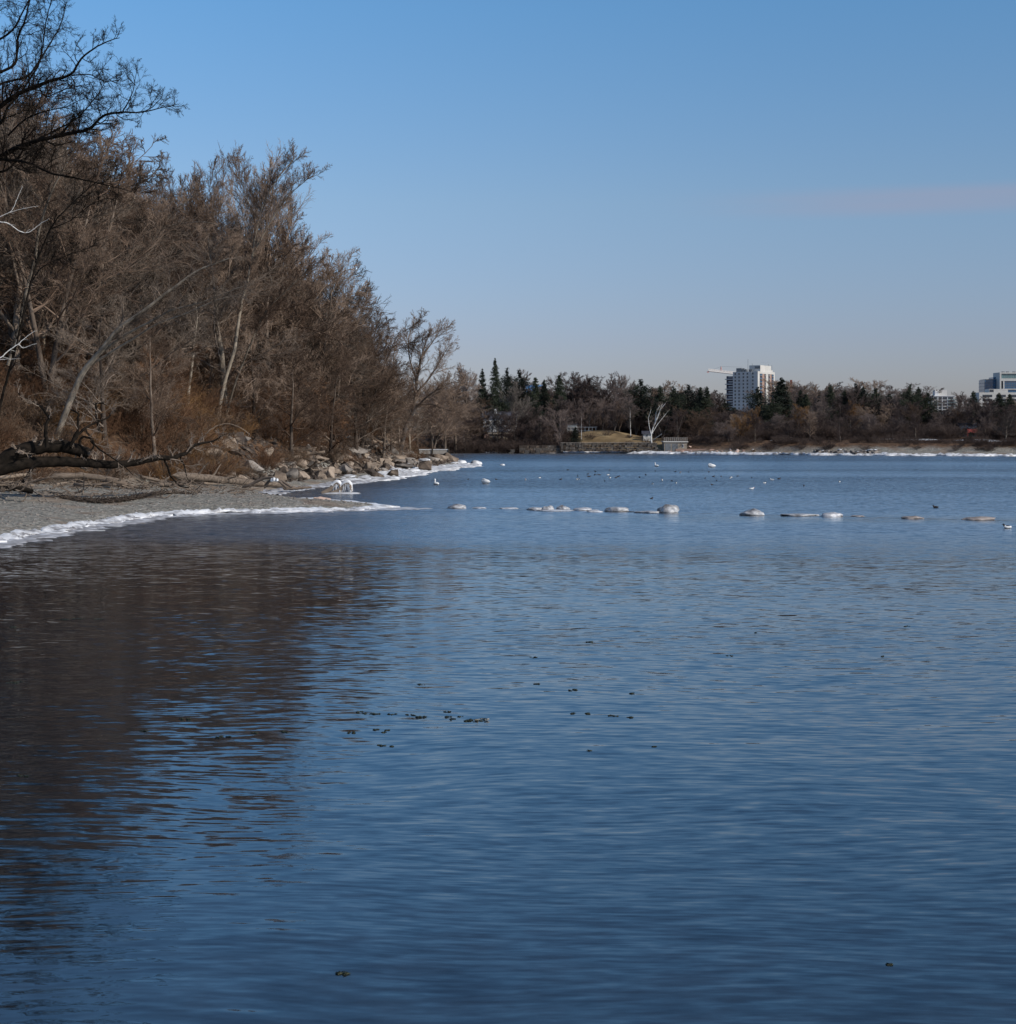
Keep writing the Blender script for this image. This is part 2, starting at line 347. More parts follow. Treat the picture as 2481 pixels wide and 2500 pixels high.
def tubes(Ps, sides):
    """list of (P[B,n,3], R[B,n]) -> verts, quads"""
    VV = []; FF = []; off = 0
    for (P, R), s in zip(Ps, sides):
        B, n, _ = P.shape
        T = unit(np.gradient(P, axis=1)); ref = np.where(np.abs(T[:,:1,2:3]) < .8, np.array([0,0,1.0]), np.array([1.0,0,0]))
        u = unit(np.cross(T, np.broadcast_to(ref, T.shape))); w = np.cross(T, u)
        a = np.arange(s)*2*math.pi/s
        ring = P[:,:,None,:] + R[:,:,None,None]*(u[:,:,None,:]*np.cos(a)[None,None,:,None] + w[:,:,None,:]*np.sin(a)[None,None,:,None])
        VV.append(ring.reshape(-1,3))
        b = (np.arange(B)*n*s)[:,None,None]; i = (np.arange(n-1)*s)[None,:,None]; k = np.arange(s)[None,None,:]; k2 = (np.arange(s)+1) % s; k2 = k2[None,None,:]
        q = np.stack([b+i+k, b+i+k2, b+i+s+k2, b+i+s+k], -1).reshape(-1,4)
        FF.append(q + off); off += B*n*s
    return np.concatenate(VV), np.concatenate(FF)

def grow(seed, trunk, rt, spec, up=0.0):
    """trunk polyline (n,3) + radii; spec: list of level dicts -> [(P,R)...]"""
    rng = np.random.RandomState(seed)
    P = np.array(trunk, float)[None]; R = np.array(rt, float)[None]
    L = np.array([np.linalg.norm(np.diff(P[0], axis=0), axis=1).sum()])
    out = [(P, R)]
    for lv in spec:
        P, R, L = spawn(rng, P, R, L, **lv); out.append((P, R))
    return out

def resample(pts, rads, n, rng=None, jit=0):
    pts = np.array(pts, float); s = np.concatenate([[0], np.cumsum(np.linalg.norm(np.diff(pts, axis=0), axis=1))]); t = np.linspace(0, s[-1], n)
    # smooth a little by catmull-like cubic through numpy interp of finer averaged points
    q = np.stack([np.interp(t, s, pts[:,i]) for i in range(3)], 1)
    for _ in range(2): q[1:-1] = (q[:-2] + 2*q[1:-1] + q[2:])/4
    if rng is not None and jit: q[1:-1] += rng.normal(0, jit, q[1:-1].shape)
    return q, np.interp(t, s, rads)

def spec_round(h, dens=1.0, tw=.012):
    k = lambda a: max(2, int(round(a*dens)))
    return [dict(k=k(13), tmin=.16, tmax=.98, ang=(28,72), lf=.50, n=7, wig=.14, up=.06, rf=.5, rmin=.03, r1=.012, tip=.45),
            dict(k=k(10), tmin=.12, tmax=1.0, ang=(20,52), lf=.62, n=5, wig=.17, up=.05, rf=.5, rmin=.016, r1=tw*.9, tip=.45),
            dict(k=k(9), tmin=.1, tmax=1.0, ang=(18,48), lf=.55, n=4, wig=.17, up=.03, rf=.55, rmin=tw*1.1, r1=tw*.7, tip=.5),
            dict(k=k(6), tmin=.1, tmax=1.0, ang=(18,50), lf=.6, n=3, wig=.2, up=.02, rf=.7, rmin=tw*.8, r1=tw*.5, tip=.6)]
def spec_vase(h, dens=1.0, tw=.012):
    s = spec_round(h, dens, tw); s[0].update(ang=(16,44), tmin=.14, lf=.62, up=.05, wig=.09, tip=.5); s[1].update(ang=(15,45), up=.05, wig=.1); s[2].update(ang=(14,42), up=.07); return s
def spec_gnarl(h, dens=1.0, tw=.012):
    s = spec_round(h, dens, tw); s[0].update(ang=(40,85), wig=.26, lf=.6); s[1].update(wig=.3, ang=(30,75)); s[2].update(wig=.3); return s

def trunk_line(rng, h, lean=(0,0), wig=.02, n=9):
    t = np.linspace(0, 1, n); P = np.zeros((n,3)); P[:,2] = t*h
    P[:,0] = lean[0]*h*t**1.4; P[:,1] = lean[1]*h*t**1.4
    w = np.cumsum(rng.normal(0, wig*h/n*2, (n,2)), 0); w -= w[0]; P[:,:2] += w*(t[:,None])
    return P
def tree_meshes(seed, h, kind, r=None, dens=1.0, tw=.012, lean=(0,0), mats=('bark_brown','twig_brown'), tag_='bare_tree', multi=1):
    rng = np.random.RandomState(seed); sp = dict(round=spec_round, vase=spec_vase, gnarl=spec_gnarl)[kind](h, dens, tw)
    r = r or h*.013+.04; Tr = []; Cr = [[] for _ in sp]
    for q in range(multi):
        ln = lean if multi == 1 else (lean[0]+rng.uniform(-.35,.35), lean[1]+rng.uniform(-.3,.3))
        P = trunk_line(rng, h*rng.uniform(.8,.92), ln, .03 if kind != 'gnarl' else .06); P[:,2] -= .4
        R = r*(1 - .9*np.linspace(0,1,len(P))**.9)/(multi**.4); R[0] *= 1.35
        lv = grow(seed+q*77, P, R, sp); Tr.append(lv[0])
        for a, b in zip(Cr, lv[1:]): a.append(b)
    V, Fq = tubes(Tr, [8]*len(Tr)); t = npmesh(tag_+'_trunk', V, Fq, True, [M[mats[0]]])
    items = []; sides = []
    for li, a in enumerate(Cr):
        for b in a: items.append(b); sides.append(5 if li == 0 else 3)
    V, Fq = tubes(items, sides); c = npmesh(tag_+'_crown', V, Fq, False, [M[mats[1]]])
    return t, c, (h if 'far' in mats[0] else float(np.percentile(V[:,2], 99.8)))

PROTO = {}
def protos():
    i = 0
    for kind, hs in (('round', (14, 17, 20)), ('vase', (16, 20)), ('gnarl', (12,))):
        for h in hs:
            for mats in (('bark_brown','twig_brown'),):
                PROTO.setdefault(kind, []).append(tree_meshes(100+i, h, kind, mats=mats, multi=1 if i % 3 else 2)); i += 1
    for j in range(5): PROTO.setdefault('far', []).append(tree_meshes(200+j, 13, 'round' if j % 2 else 'vase', mats=('bark_far','twig_far'), dens=.9, tw=.021, multi=(1,2,1,3,1)[j]))
protos()

def put_tree(name, proto, x, y, h, label, group=None, rz=None, cat='tree', wide=1.0, mats=None, z=None, rx=0, ry=0):
    t, c, ph = proto; s = h/ph
    o = empty(name, (x, y, gz(x, y) if z is None else z), rz if rz is not None else random.uniform(0, 6.28), (s*wide, s*wide, s))
    o.rotation_euler[0] = rx; o.rotation_euler[1] = ry
    a = link('trunk', t, o); b = link('crown', c, o)
    if mats:
        for ob, mm in ((a, mats[0]), (b, mats[1])):
            if mm: ob.material_slots[0].link = 'OBJECT'; ob.material_slots[0].material = M[mm]
    tag(o, label, cat, group); return o

random.seed(7)
# ------------------------------------------------------------------ trees drawn limb by limb (photo pixels + own distance)
def pt(p, D, dd=0): return (X_(p[0], D+dd), D+dd, Z_(p[1], D+dd))
def path_tree(name, label, paths, spec, mats, seed, cat='tree', sides=9, partnames=('trunk','crown')):
    """paths: list of (pixel points, D start, D end, r start, r end); first path is the trunk"""
    rng = np.random.RandomState(seed); items = []; crown = []; 
    for pts, D0, D1, r0, r1 in paths:
        n = len(pts); w = [pt(p, D0 + (D1-D0)*i/(n-1)) for i, p in enumerate(pts)]
        m = max(10, n*4); q, r = resample(w, np.linspace(r0, r1, n), m, rng, .03*r0+.01); items.append((q[None], r[None]))
    base = Vector(items[0][0][0][0])
    lv_all = []
    for (P, R) in items:
        L = np.array([np.linalg.norm(np.diff(P[0], axis=0), axis=1).sum()]); a, b, l = P, R, L
        for lv in spec:
            lv = dict(lv)
            if 'perm' in lv: lv['k'] = max(2, int(l[0]*lv.pop('perm')))
            if 'absl' in lv: al = lv.pop('absl'); lv['lf'] = al/float(l.mean())
            a, b, l = spawn(rng, a, b, l, **lv); lv_all.append((a, b, 4 if lv is spec[0] else 3))
    o = empty(name, tuple(base)); bv = np.array(base)
    V, Fq = tubes(items, [sides]*len(items)); link(partnames[0], npmesh(name+'_trunk', V-bv, Fq, True, [M[mats[0]]]), o)
    V, Fq = tubes([(a,b) for a,b,_ in lv_all], [s for *_,s in lv_all]); link(partnames[1], npmesh(name+'_crown', V-bv, Fq, False, [M[mats[1]]]), o)
    tag(o, label, cat); return o

def sp_path(perm=2.2, l1=3.2, tw=.012, up=.08, ang=(25,60), n2=7, n3=6, wig=.16, n4=4, tmin=.3):
    return [dict(perm=perm, absl=l1, k=0, tmin=tmin, tmax=1, ang=ang, lf=1, n=6, wig=wig, up=up, rf=.5, rmin=.03, r1=.014, tip=.6),
            dict(k=n2, tmin=.12, tmax=1, ang=(20,52), lf=.6, n=5, wig=wig, up=up*.7, rf=.55, rmin=tw*1.4, r1=tw, tip=.5),
            dict(k=n3, tmin=.1, tmax=1, ang=(20,52), lf=.55, n=4, wig=wig, up=.03, rf=.6, rmin=tw, r1=tw*.7, tip=.5),
            dict(k=n4, tmin=.1, tmax=1, ang=(20,55), lf=.6, n=3, wig=wig, up=.02, rf=.8, rmin=tw*.8, r1=tw*.5, tip=.6)]

# the big dark oak at the top left
zo = gz(X_(-70,140), 140); pyo = HZ - (zo - H)/140*F
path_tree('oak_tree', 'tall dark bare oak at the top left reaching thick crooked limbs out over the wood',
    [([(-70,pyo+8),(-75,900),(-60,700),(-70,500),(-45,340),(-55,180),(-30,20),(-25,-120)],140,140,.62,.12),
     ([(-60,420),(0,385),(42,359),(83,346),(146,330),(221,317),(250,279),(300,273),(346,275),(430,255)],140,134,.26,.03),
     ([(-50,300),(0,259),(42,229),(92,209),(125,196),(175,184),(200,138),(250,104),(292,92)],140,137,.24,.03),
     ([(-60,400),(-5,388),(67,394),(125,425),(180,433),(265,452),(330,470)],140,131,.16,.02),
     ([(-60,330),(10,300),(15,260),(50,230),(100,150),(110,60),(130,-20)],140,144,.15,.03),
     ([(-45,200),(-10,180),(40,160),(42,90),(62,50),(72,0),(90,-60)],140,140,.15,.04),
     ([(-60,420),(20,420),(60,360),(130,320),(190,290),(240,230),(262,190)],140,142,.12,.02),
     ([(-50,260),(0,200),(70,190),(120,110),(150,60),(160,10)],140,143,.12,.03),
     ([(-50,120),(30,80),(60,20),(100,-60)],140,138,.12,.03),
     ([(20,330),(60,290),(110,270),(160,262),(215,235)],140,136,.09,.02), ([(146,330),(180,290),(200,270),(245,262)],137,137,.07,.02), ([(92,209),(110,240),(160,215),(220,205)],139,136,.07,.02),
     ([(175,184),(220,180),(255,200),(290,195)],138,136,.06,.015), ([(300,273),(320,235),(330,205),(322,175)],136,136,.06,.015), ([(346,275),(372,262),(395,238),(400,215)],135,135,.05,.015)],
    sp_path(1.7, 3.4, .009, .07, (30,75), 6, 6, .27, 4, .15), ('bark_dark_shaded','bark_dark_shaded'), 11)

# pale and grey trees that stand out in front of the wood
def based(px, D, py_top_pts): return [(px, HZ-(gz(X_(px,D),D)-H)/D*F+3)] + py_top_pts
path_tree('sycamore_tree', 'pale mottled tree with two upright trunks left of the wooded bank, under the oak limbs',
    [(based(20,168,[(50,790),(62,720),(85,640),(95,560),(120,480),(160,400),(200,330)]),150,146,.19,.04),
     ([(46,805),(52,785),(90,700),(130,600),(160,540),(200,450),(270,380)],168,170,.22,.04),
     ([(46,805),(55,760),(110,690),(150,670),(210,600),(300,560)],168,162,.14,.03)],
    sp_path(1.1, 3.4, .012, .03, (30,70), 7, 6, .16, 4, .4), ('bark_pale','twig_brown'), 12)
path_tree('leaning_tree', 'pale-barked leaning trunk rising to the right across the middle of the wooded bank',
    [(based(125,150,[(200,905),(245,860),(290,800),(335,770),(400,720),(480,660),(560,630)]),150,146,.30,.05),
     ([(235,870),(300,820),(360,790),(420,755),(490,740),(590,700)],150,143,.15,.03),
     ([(200,905),(270,860),(330,825),(380,790),(450,768),(530,730),(600,715)],150,141,.11,.02)],
    sp_path(1.2, 3.0, .010, .02, (25,65), 6, 5, .2, 4, .45), ('bark_pale','bark_brown'), 13)
path_tree('dark_sapling', 'thin black leaning tree in front of everything at the left edge of the wood',
    [([(-25,1150),(0,985),(25,900),(50,800),(75,690),(100,610),(128,545),(180,490),(240,440)],120,116,.11,.03),
     ([(70,700),(100,650),(160,625),(230,600)],119,117,.04,.015),
     ([(120,560),(170,540),(220,500),(265,480)],119,117,.04,.015)],
    sp_path(1.4, 2.2, .009, .04, (25,60), 6, 5, .16, 3), ('bark_dark_shaded','bark_dark_shaded'), 14)
path_tree('birch_tree', 'tall slim pale birch, the straighter left one of the leaning pair on the bank',
    [(based(531,200,[(548,930),(575,850),(583,770),(600,700),(615,640),(620,590),(640,500),(680,430),(720,385)]),200,200,.26,.05),
     ([(618,620),(660,540),(700,480),(760,430)],200,198,.10,.03),
     ([(615,640),(640,560),(600,480),(575,400)],200,202,.08,.03)],
    sp_path(1.5, 4.2, .014, .12, (18,45), 8, 6, .09, 4, .35), ('bark_pale','twig_brown'), 15)
path_tree('birch_tree', 'thinner pale birch leaning further right beside the straighter one',
    [(based(548,201,[(575,930),(600,870),(640,770),(665,740),(700,710),(760,650)]),201,198,.15,.04)],
    sp_path(1.5, 2.8, .013, .1, (18,45), 7, 6, .1, 4, .45), ('bark_pale','twig_brown'), 16)
path_tree('broken_tree', 'short pale trunk with a snapped top standing left of the birch pair',
    [(based(455,190,[(462,940),(470,880),(474,830),(482,780),(478,735)]),190,190,.22,.07)],
    sp_path(1.0, 3.2, .012, .05, (35,75), 7, 5, .16, 4, .5), ('bark_pale','bark_brown'), 17)
path_tree('pale_tree', 'pale forked tree in the middle of the wood with grey bark catching the sun',
    [(based(330,185,[(340,760),(350,680),(360,610),(385,560),(420,520),(480,470)]),185,185,.30,.06),
     ([(345,690),(320,640),(300,600),(300,540),(330,480)],185,187,.16,.04),
     ([(385,560),(440,545),(500,540),(570,560)],185,181,.10,.03)],
    sp_path(1.6, 3.6, .013, .04, (30,70), 8, 6, .18, 4), ('bark_pale','twig_brown'), 18)
path_tree('straight_trunk_tree', 'straight pale trunk standing behind the brush near the left edge',
    [(based(105,172,[(108,760),(112,700),(118,600),(112,480),(135,400)]),172,172,.2,.06)],
    sp_path(1.2, 3.0, .012, .05, (30,60), 7, 6, .15, 4, .5), ('bark_pale','twig_brown'), 19)
path_tree('dead_birch', 'bare white dead branch poking in at the left edge above the brush',
    [([(-60,915),(-20,885),(0,875),(22,855),(45,840),(60,825),(85,808)],118,118,.06,.012),
     ([(45,840),(55,850),(70,845),(90,838)],118,118,.025,.008), ([(-30,890),(0,878),(25,876),(48,876)],118,118,.022,.008)],
    [dict(k=6, tmin=.2, tmax=1, ang=(30,60), lf=.14, n=4, wig=.1, up=.05, rf=.5, rmin=.008, r1=.005)], ('bark_white','bark_white'), 20, cat='branch')
path_tree('dead_birch', 'crooked white dead branch at the left edge halfway up, under the oak limb',
    [([(-40,530),(0,541),(22,545),(40,560),(60,570),(75,566),(100,545),(118,535)],118,118,.045,.012),
     ([(-20,535),(10,525),(30,515),(48,470),(55,455)],118,118,.025,.008), ([(25,518),(60,508),(95,502)],118,118,.016,.006)],
    [dict(k=6, tmin=.2, tmax=1, ang=(30,60), lf=.14, n=4, wig=.1, up=.05, rf=.5, rmin=.008, r1=.005)], ('bark_white','bark_white'), 21, cat='branch')
# the lone tree on the point
path_tree('shore_tree', 'grey bare tree leaning out from the wooded point with a fan of thin limbs',
    [(based(975,272,[(990,1040),(1010,1010),(1015,960),(1022,900),(1035,850),(1050,810)]),272,272,.42,.06),
     ([(1012,1000),(1040,970),(1070,950),(1110,930),(1140,940)],272,268,.18,.03),
     ([(1015,960),(1045,930),(1075,880),(1095,845)],272,270,.18,.03),
     ([(1018,930),(1000,880),(995,830),(1010,790)],272,275,.16,.03),
     ([(1012,990),(1050,985),(1090,1000),(1130,1010)],272,266,.14,.02),
     ([(1030,870),(1060,830),(1080,800)],272,272,.12,.02)],
    sp_path(1.6, 4.2, .015, .06, (22,52), 8, 6, .12, 3, .3), ('bark_brown','twig_brown'), 22)
path_tree('slim_trunk_tree', 'slim grey straight trunk beside the leaning tree on the point',
    [(based(955,270,[(955,1050),(962,1000),(966,950),(960,890),(965,830)]),270,270,.18,.05)],
    sp_path(1.1, 3.6, .014, .05, (30,60), 8, 6, .15, 3, .4), ('bark_brown','twig_brown'), 23)

# the fallen, gnarled tree along the beach
path_tree('fallen_tree', 'huge shade-blackened gnarled half-fallen tree lying low over the beach at the left edge',
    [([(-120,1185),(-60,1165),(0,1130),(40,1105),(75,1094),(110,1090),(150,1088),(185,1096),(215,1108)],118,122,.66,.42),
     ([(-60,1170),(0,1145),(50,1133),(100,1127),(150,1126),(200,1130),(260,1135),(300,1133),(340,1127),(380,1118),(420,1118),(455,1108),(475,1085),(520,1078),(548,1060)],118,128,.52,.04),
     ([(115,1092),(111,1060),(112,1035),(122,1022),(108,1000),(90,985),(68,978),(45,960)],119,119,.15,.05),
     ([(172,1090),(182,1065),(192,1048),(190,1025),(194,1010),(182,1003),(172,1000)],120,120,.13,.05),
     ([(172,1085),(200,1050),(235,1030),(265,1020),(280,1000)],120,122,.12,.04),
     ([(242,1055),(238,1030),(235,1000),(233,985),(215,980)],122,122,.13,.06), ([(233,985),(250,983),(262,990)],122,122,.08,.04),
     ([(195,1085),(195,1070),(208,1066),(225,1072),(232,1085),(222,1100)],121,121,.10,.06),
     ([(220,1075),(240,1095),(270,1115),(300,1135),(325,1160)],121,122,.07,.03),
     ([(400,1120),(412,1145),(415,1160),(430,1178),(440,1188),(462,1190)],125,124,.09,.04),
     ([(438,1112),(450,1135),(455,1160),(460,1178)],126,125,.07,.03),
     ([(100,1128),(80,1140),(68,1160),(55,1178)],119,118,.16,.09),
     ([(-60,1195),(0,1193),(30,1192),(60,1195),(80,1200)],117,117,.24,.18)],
    sp_path(1.3, 1.6, .010, .12, (30,75), 5, 5, .25, 3, .35), ('bark_dark_shaded','bark_brown'), 24)

# ------------------------------------------------------------------ fill of the wooded bank
sky_px = [-400, 0, 150, 250, 330, 390, 440, 520, 620, 680, 730, 780, 830, 880, 930, 980, 1010, 1060, 1100, 1140]
sky_py = [40, 105, 215, 290, 380, 450, 430, 420, 430, 470, 560, 630, 680, 730, 790, 860, 900, 920, 935, 945]
def top_py(px): return np.interp(px, sky_px, sky_py)
GRP = 'bare trees filling the wooded bank'
LBL = {'round': 'brown leafless tree with a rounded crown among many in the wood on the left bank',
       'vase': 'brown leafless tree with steep upright limbs among many in the wood on the left bank',
       'gnarl': 'crooked brown leafless tree among many in the wood on the left bank'}
rg = random.Random(3); cnt = 0
for D in (160, 174, 190, 206, 222, 240, 258, 276, 296, 318, 345, 380):
    toe = float(np.interp(D, TOE[3:14,1], TOE[3:14,0]))
    x = toe - rg.uniform(1.5, 4)
    lim = X_(-160, D)
    while x > lim:
        px = CX + x/D*F; yy = D + rg.uniform(-6, 6); b = gz(x, yy)
        if 400 < px < 660 and D < 200 and toe - x < 17: x -= 4; continue
        ht = Z_(top_py(px+50) + rg.choice((0, 10, 25, 60, 100)) + max(0, (215-D))*(1.3 if px > 330 else .5), yy) - b
        edge = (toe-x) < 9
        ht = max(5.5, min(ht, (34 if px < 360 else 25) if not edge else 15))
        kind = rg.choice(('round','round','vase','vase','gnarl')) if not edge else rg.choice(('gnarl','round'))
        p = rg.choice(PROTO[kind])
        mats = rg.choice((None, None, ('bark_pale', 'bark_brown'), ('bark_pale', 'twig_brown'), ('bark_brown','twig_rust') if ht < 12 else None, ('bark_brown','bark_brown')))
        put_tree('bare_tree', p, x, yy, ht, LBL[kind], GRP + ', ' + {'round':'rounded ones','vase':'upright ones','gnarl':'crooked ones'}[kind], wide=rg.uniform(1.0,1.45), mats=mats, rx=rg.uniform(-.08,.08), ry=rg.uniform(-.06,.10))
        cnt += 1; x -= rg.uniform(3.4, 6.2)
for D in np.arange(166, 320, 6.5):
    toe = float(np.interp(D, TOE[3:14,1], TOE[3:14,0])); x = toe - rg.uniform(2, 4) - (4 if D > 176 else 0)
    while x > max(X_(-120, D), toe - 34):
        if 410 < CX + x/D*F < 650 and D < 202: x -= 4; continue
        yy = D + rg.uniform(-3, 3); put_tree('small_tree', rg.choice(PROTO['gnarl'] + PROTO['round'][:1]), x, yy, rg.uniform(5.5, 10), 'low twiggy brown tree in the understorey of the wooded bank', 'low trees of the understorey on the bank', wide=rg.uniform(1.2,1.7), mats=rg.choice((None, ('bark_brown','twig_rust'))), rx=rg.uniform(-.1,.1), ry=rg.uniform(.05,.3))
        cnt += 1; x -= rg.uniform(5, 9)
print('left trees', cnt)
for i, (px, D, tp, w) in enumerate([(790,236,575,1.1),(830,246,630,1.05),(862,258,680,1.05),(895,270,725,1.05),(930,284,785,1.1),(985,318,885,1.2),(1075,398,908,1.3),(1105,410,914,1.3),(1130,425,922,1.3),(900,250,760,1.1),(945,292,830,1.1)]):
    x = X_(px-18, D); put_tree('bare_tree', PROTO['round'][i % 3], x, D, Z_(tp, D)-gz(x, D), 'rounded brown bare tree in the descending end of the wood toward the point', 'trees on the descending end of the wood', wide=w)
# the tall upright group on the skyline
for i, (px, D, tp, w) in enumerate([(450,235,385,.95),(515,238,372,.95),(585,232,385,1.0),(650,230,375,1.0),(705,240,450,1.0)]):
    x = X_(px, D); put_tree('upright_tree', PROTO['vase'][i % 2], x, D, Z_(tp, D)-gz(x, D), 'tall leafless tree, %s of the five topping the bank skyline' % ('leftmost','second from the left','middle one','fourth from the left','rightmost')[i],
             'tall trees on the skyline of the bank', wide=w)

# brush: thickets no one could count
def shrub(seed, n=70, h=2.6, tw=.011, spread=.9):
    rng = np.random.RandomState(seed); a = rng.uniform(0, 6.28, n); rr = rng.uniform(0, spread, n)
    st = np.stack([np.cos(a)*rr, np.sin(a)*rr, np.full(n, -.15)], 1)
    d = np.stack([np.cos(a)*rng.uniform(.1,.9,n), np.sin(a)*rng.uniform(.1,.9,n), np.ones(n)], 1)
    P, R = poly_run(rng, st, d, rng.uniform(.5,1.1,n)*h, 5, .14, .02, np.full(n, tw*1.5), tw*.8, droop=.25)
    L = np.full(n, h*.8)
    P2, R2, L2 = spawn(rng, P, R, L, 5, .25, 1, (15,50), .45, 4, .15, 0, rf=.7, rmin=tw, r1=tw*.6)
    P3, R3, L3 = spawn(rng, P2, R2, L2, 3, .2, 1, (15,50), .5, 3, .15, 0, rf=.8, rmin=tw*.8, r1=tw*.5)
    return tubes([(P,R),(P2,R2),(P3,R3)], [3,3,3])
SH = [shrub(300+i, 60, 2.6) for i in range(5)]
def brush(name, label_unused, pts, mat, seed):
    rng = np.random.RandomState(seed); VV = []; FF = []; off = 0
    for (x, y, s) in pts:
        V, Fq = SH[rng.randint(5)]; a = rng.uniform(0, 6.28); ca, sa = math.cos(a), math.sin(a); sx = s*rng.uniform(.9, 1.5)
        W = np.stack([(V[:,0]*ca - V[:,1]*sa)*sx + x, (V[:,0]*sa + V[:,1]*ca)*sx + y, V[:,2]*s + gz(x, y)], 1)
        VV.append(W); FF.append(Fq+off); off += len(V)
    o = link(name, npmesh(name, np.concatenate(VV), np.concatenate(FF), False, [M[mat]])); tag(o, kind='stuff'); return o
rb = random.Random(5); sets = {'twig_rust': [], 'twig_brown': [], 'twig_amber': []}
allp = []
for D in np.arange(128, 330, 3.4):
    toe = float(np.interp(D, TOE[2:14,1], TOE[2:14,0])); x = toe + rb.uniform(-1, 2)
    lim = max(X_(-60, D), toe - 30 - (8 if D < 180 else 0))
    while x > lim:
        k = (toe-x)
        if 178 < D < 292 and k < 6.5 and rb.random() < .9: x -= 1.0; continue
        s = rb.uniform(.6, 1.25) if k < 4 else rb.uniform(.9, 1.7)
        px = CX + x/D*F
        m = rb.random(); amber = (px < 600 and D < 200 and k < 16)
        sets['twig_amber' if (amber and m < .28) else ('twig_rust' if m < .68 else 'twig_brown')].append((x, D+rb.uniform(-1.5,1.5), s))
        x -= rb.uniform(1.9, 3.4)
print({k: len(v) for k, v in sets.items()})
tag(brush('rust_brown_brush', '', sets['twig_rust'], 'twig_rust', 1), 'rust brown leafless thicket covering the foot of the wooded bank', 'brush')
tag(brush('grey_brown_brush', '', sets['twig_brown'], 'brush_brown', 2), 'grey brown leafless thicket mixed through the wooded bank', 'brush')
tag(brush('amber_brush', '', sets['twig_amber'], 'twig_amber', 3), 'amber leafless thicket above the beach driftwood', 'brush')

# ------------------------------------------------------------------ rocks
def rock_mesh(seed, sx=1, sy=1, sz=.7, n=12, mats=('rock',), bev=.025):
    rng = random.Random(seed); bm = bmesh.new()
    for _ in range(n):
        v = Vector((rng.gauss(0,1), rng.gauss(0,1), rng.gauss(0,1))).normalized()*rng.uniform(.8,1)
        bm.verts.new((v.x*sx*.5, v.y*sy*.5, v.z*sz*.5))
    r = bmesh.ops.convex_hull(bm, input=bm.verts); bmesh.ops.delete(bm, geom=[g for g in r['geom_interior'] if isinstance(g, bmesh.types.BMVert)], context='VERTS')
    bmesh.ops.bevel(bm, geom=bm.edges[:], offset=bev*min(sx,sy,sz), segments=1, affect='EDGES', profile=.6)
    bmesh.ops.triangulate(bm, faces=[f for f in bm.faces if len(f.verts) > 4])
    bmesh.ops.subdivide_edges(bm, edges=bm.edges[:], cuts=1, use_grid_fill=True)
    for v in bm.verts: 
        q = mnoise.noise_vector(v.co*3.1 + Vector((seed,0,0)))*.05*max(sx,sy); v.co += q
    me = bpy.data.meshes.new('rock'); bm.to_mesh(me); bm.free()
    for m in mats: me.materials.append(M[m])
    return me
def lump_mesh(name, seed, sub=4, amp=.16, freq=1.7, mats=('ice',), dark=None, flat=.0):
    """soft rounded ice or snow lump, unit radius 0.5, cut below z = -0.12; base ring may be wet rock"""
    bm = bmesh.new(); bmesh.ops.create_icosphere(bm, subdivisions=sub, radius=.5)
    for v in bm.verts:
        n = mnoise.fractal(v.co*freq + Vector((seed*3.1, seed, 0)), 1, 2, 4); v.co *= 1 + n*amp*2
        if v.co.z < 0: v.co.z *= .3
        if flat and v.co.z > flat: v.co.z = flat + (v.co.z-flat)*.25
    me = bpy.data.meshes.new(name); bm.to_mesh(me); bm.free()
    for m in mats: me.materials.append(M[m])
    me.polygons.foreach_set('use_smooth', np.ones(len(me.polygons), bool))
    if dark is not None:
        me.polygons.foreach_set('material_index', [1 if p.center.z < dark else 0 for p in me.polygons])
    me.update(); return me

RK = [rock_mesh(i, rs[0], rs[1], rs[2]) for i, rs in enumerate([(1.3,1,.9),(1.6,.9,.6),(1.2,1.1,.8),(1.9,1.1,.4),(1,1,1),(2.1,.9,.45),(1.4,1.2,.7),(1.1,.9,.9)])]
CAP = [lump_mesh('snow_cap', 50+i, 3, .12, mats=('ice',)) for i in range(3)]
def put_rock(x, y, s, label, group, rng, mat=None, zoff=.15, me=None, tilt=.5, cap=False, name='boulder', z=None):
    zz = gz(x, y) if z is None else z
    o = empty(name, (x, y, zz + s*zoff), rng.uniform(0, 6.28))
    r = link('stone', me or rng.choice(RK), o, rot=(rng.uniform(-tilt,tilt), rng.uniform(-tilt,tilt), 0), sc=s)
    if mat: r.material_slots[0].link = 'OBJECT'; r.material_slots[0].material = M[mat]
    if cap: link('snow_cap', rng.choice(CAP), o, loc=(0, 0, s*.30), sc=(s*.75, s*.55, s*.24))
    tag(o, label, 'rock', group); return o
rr = random.Random(9)
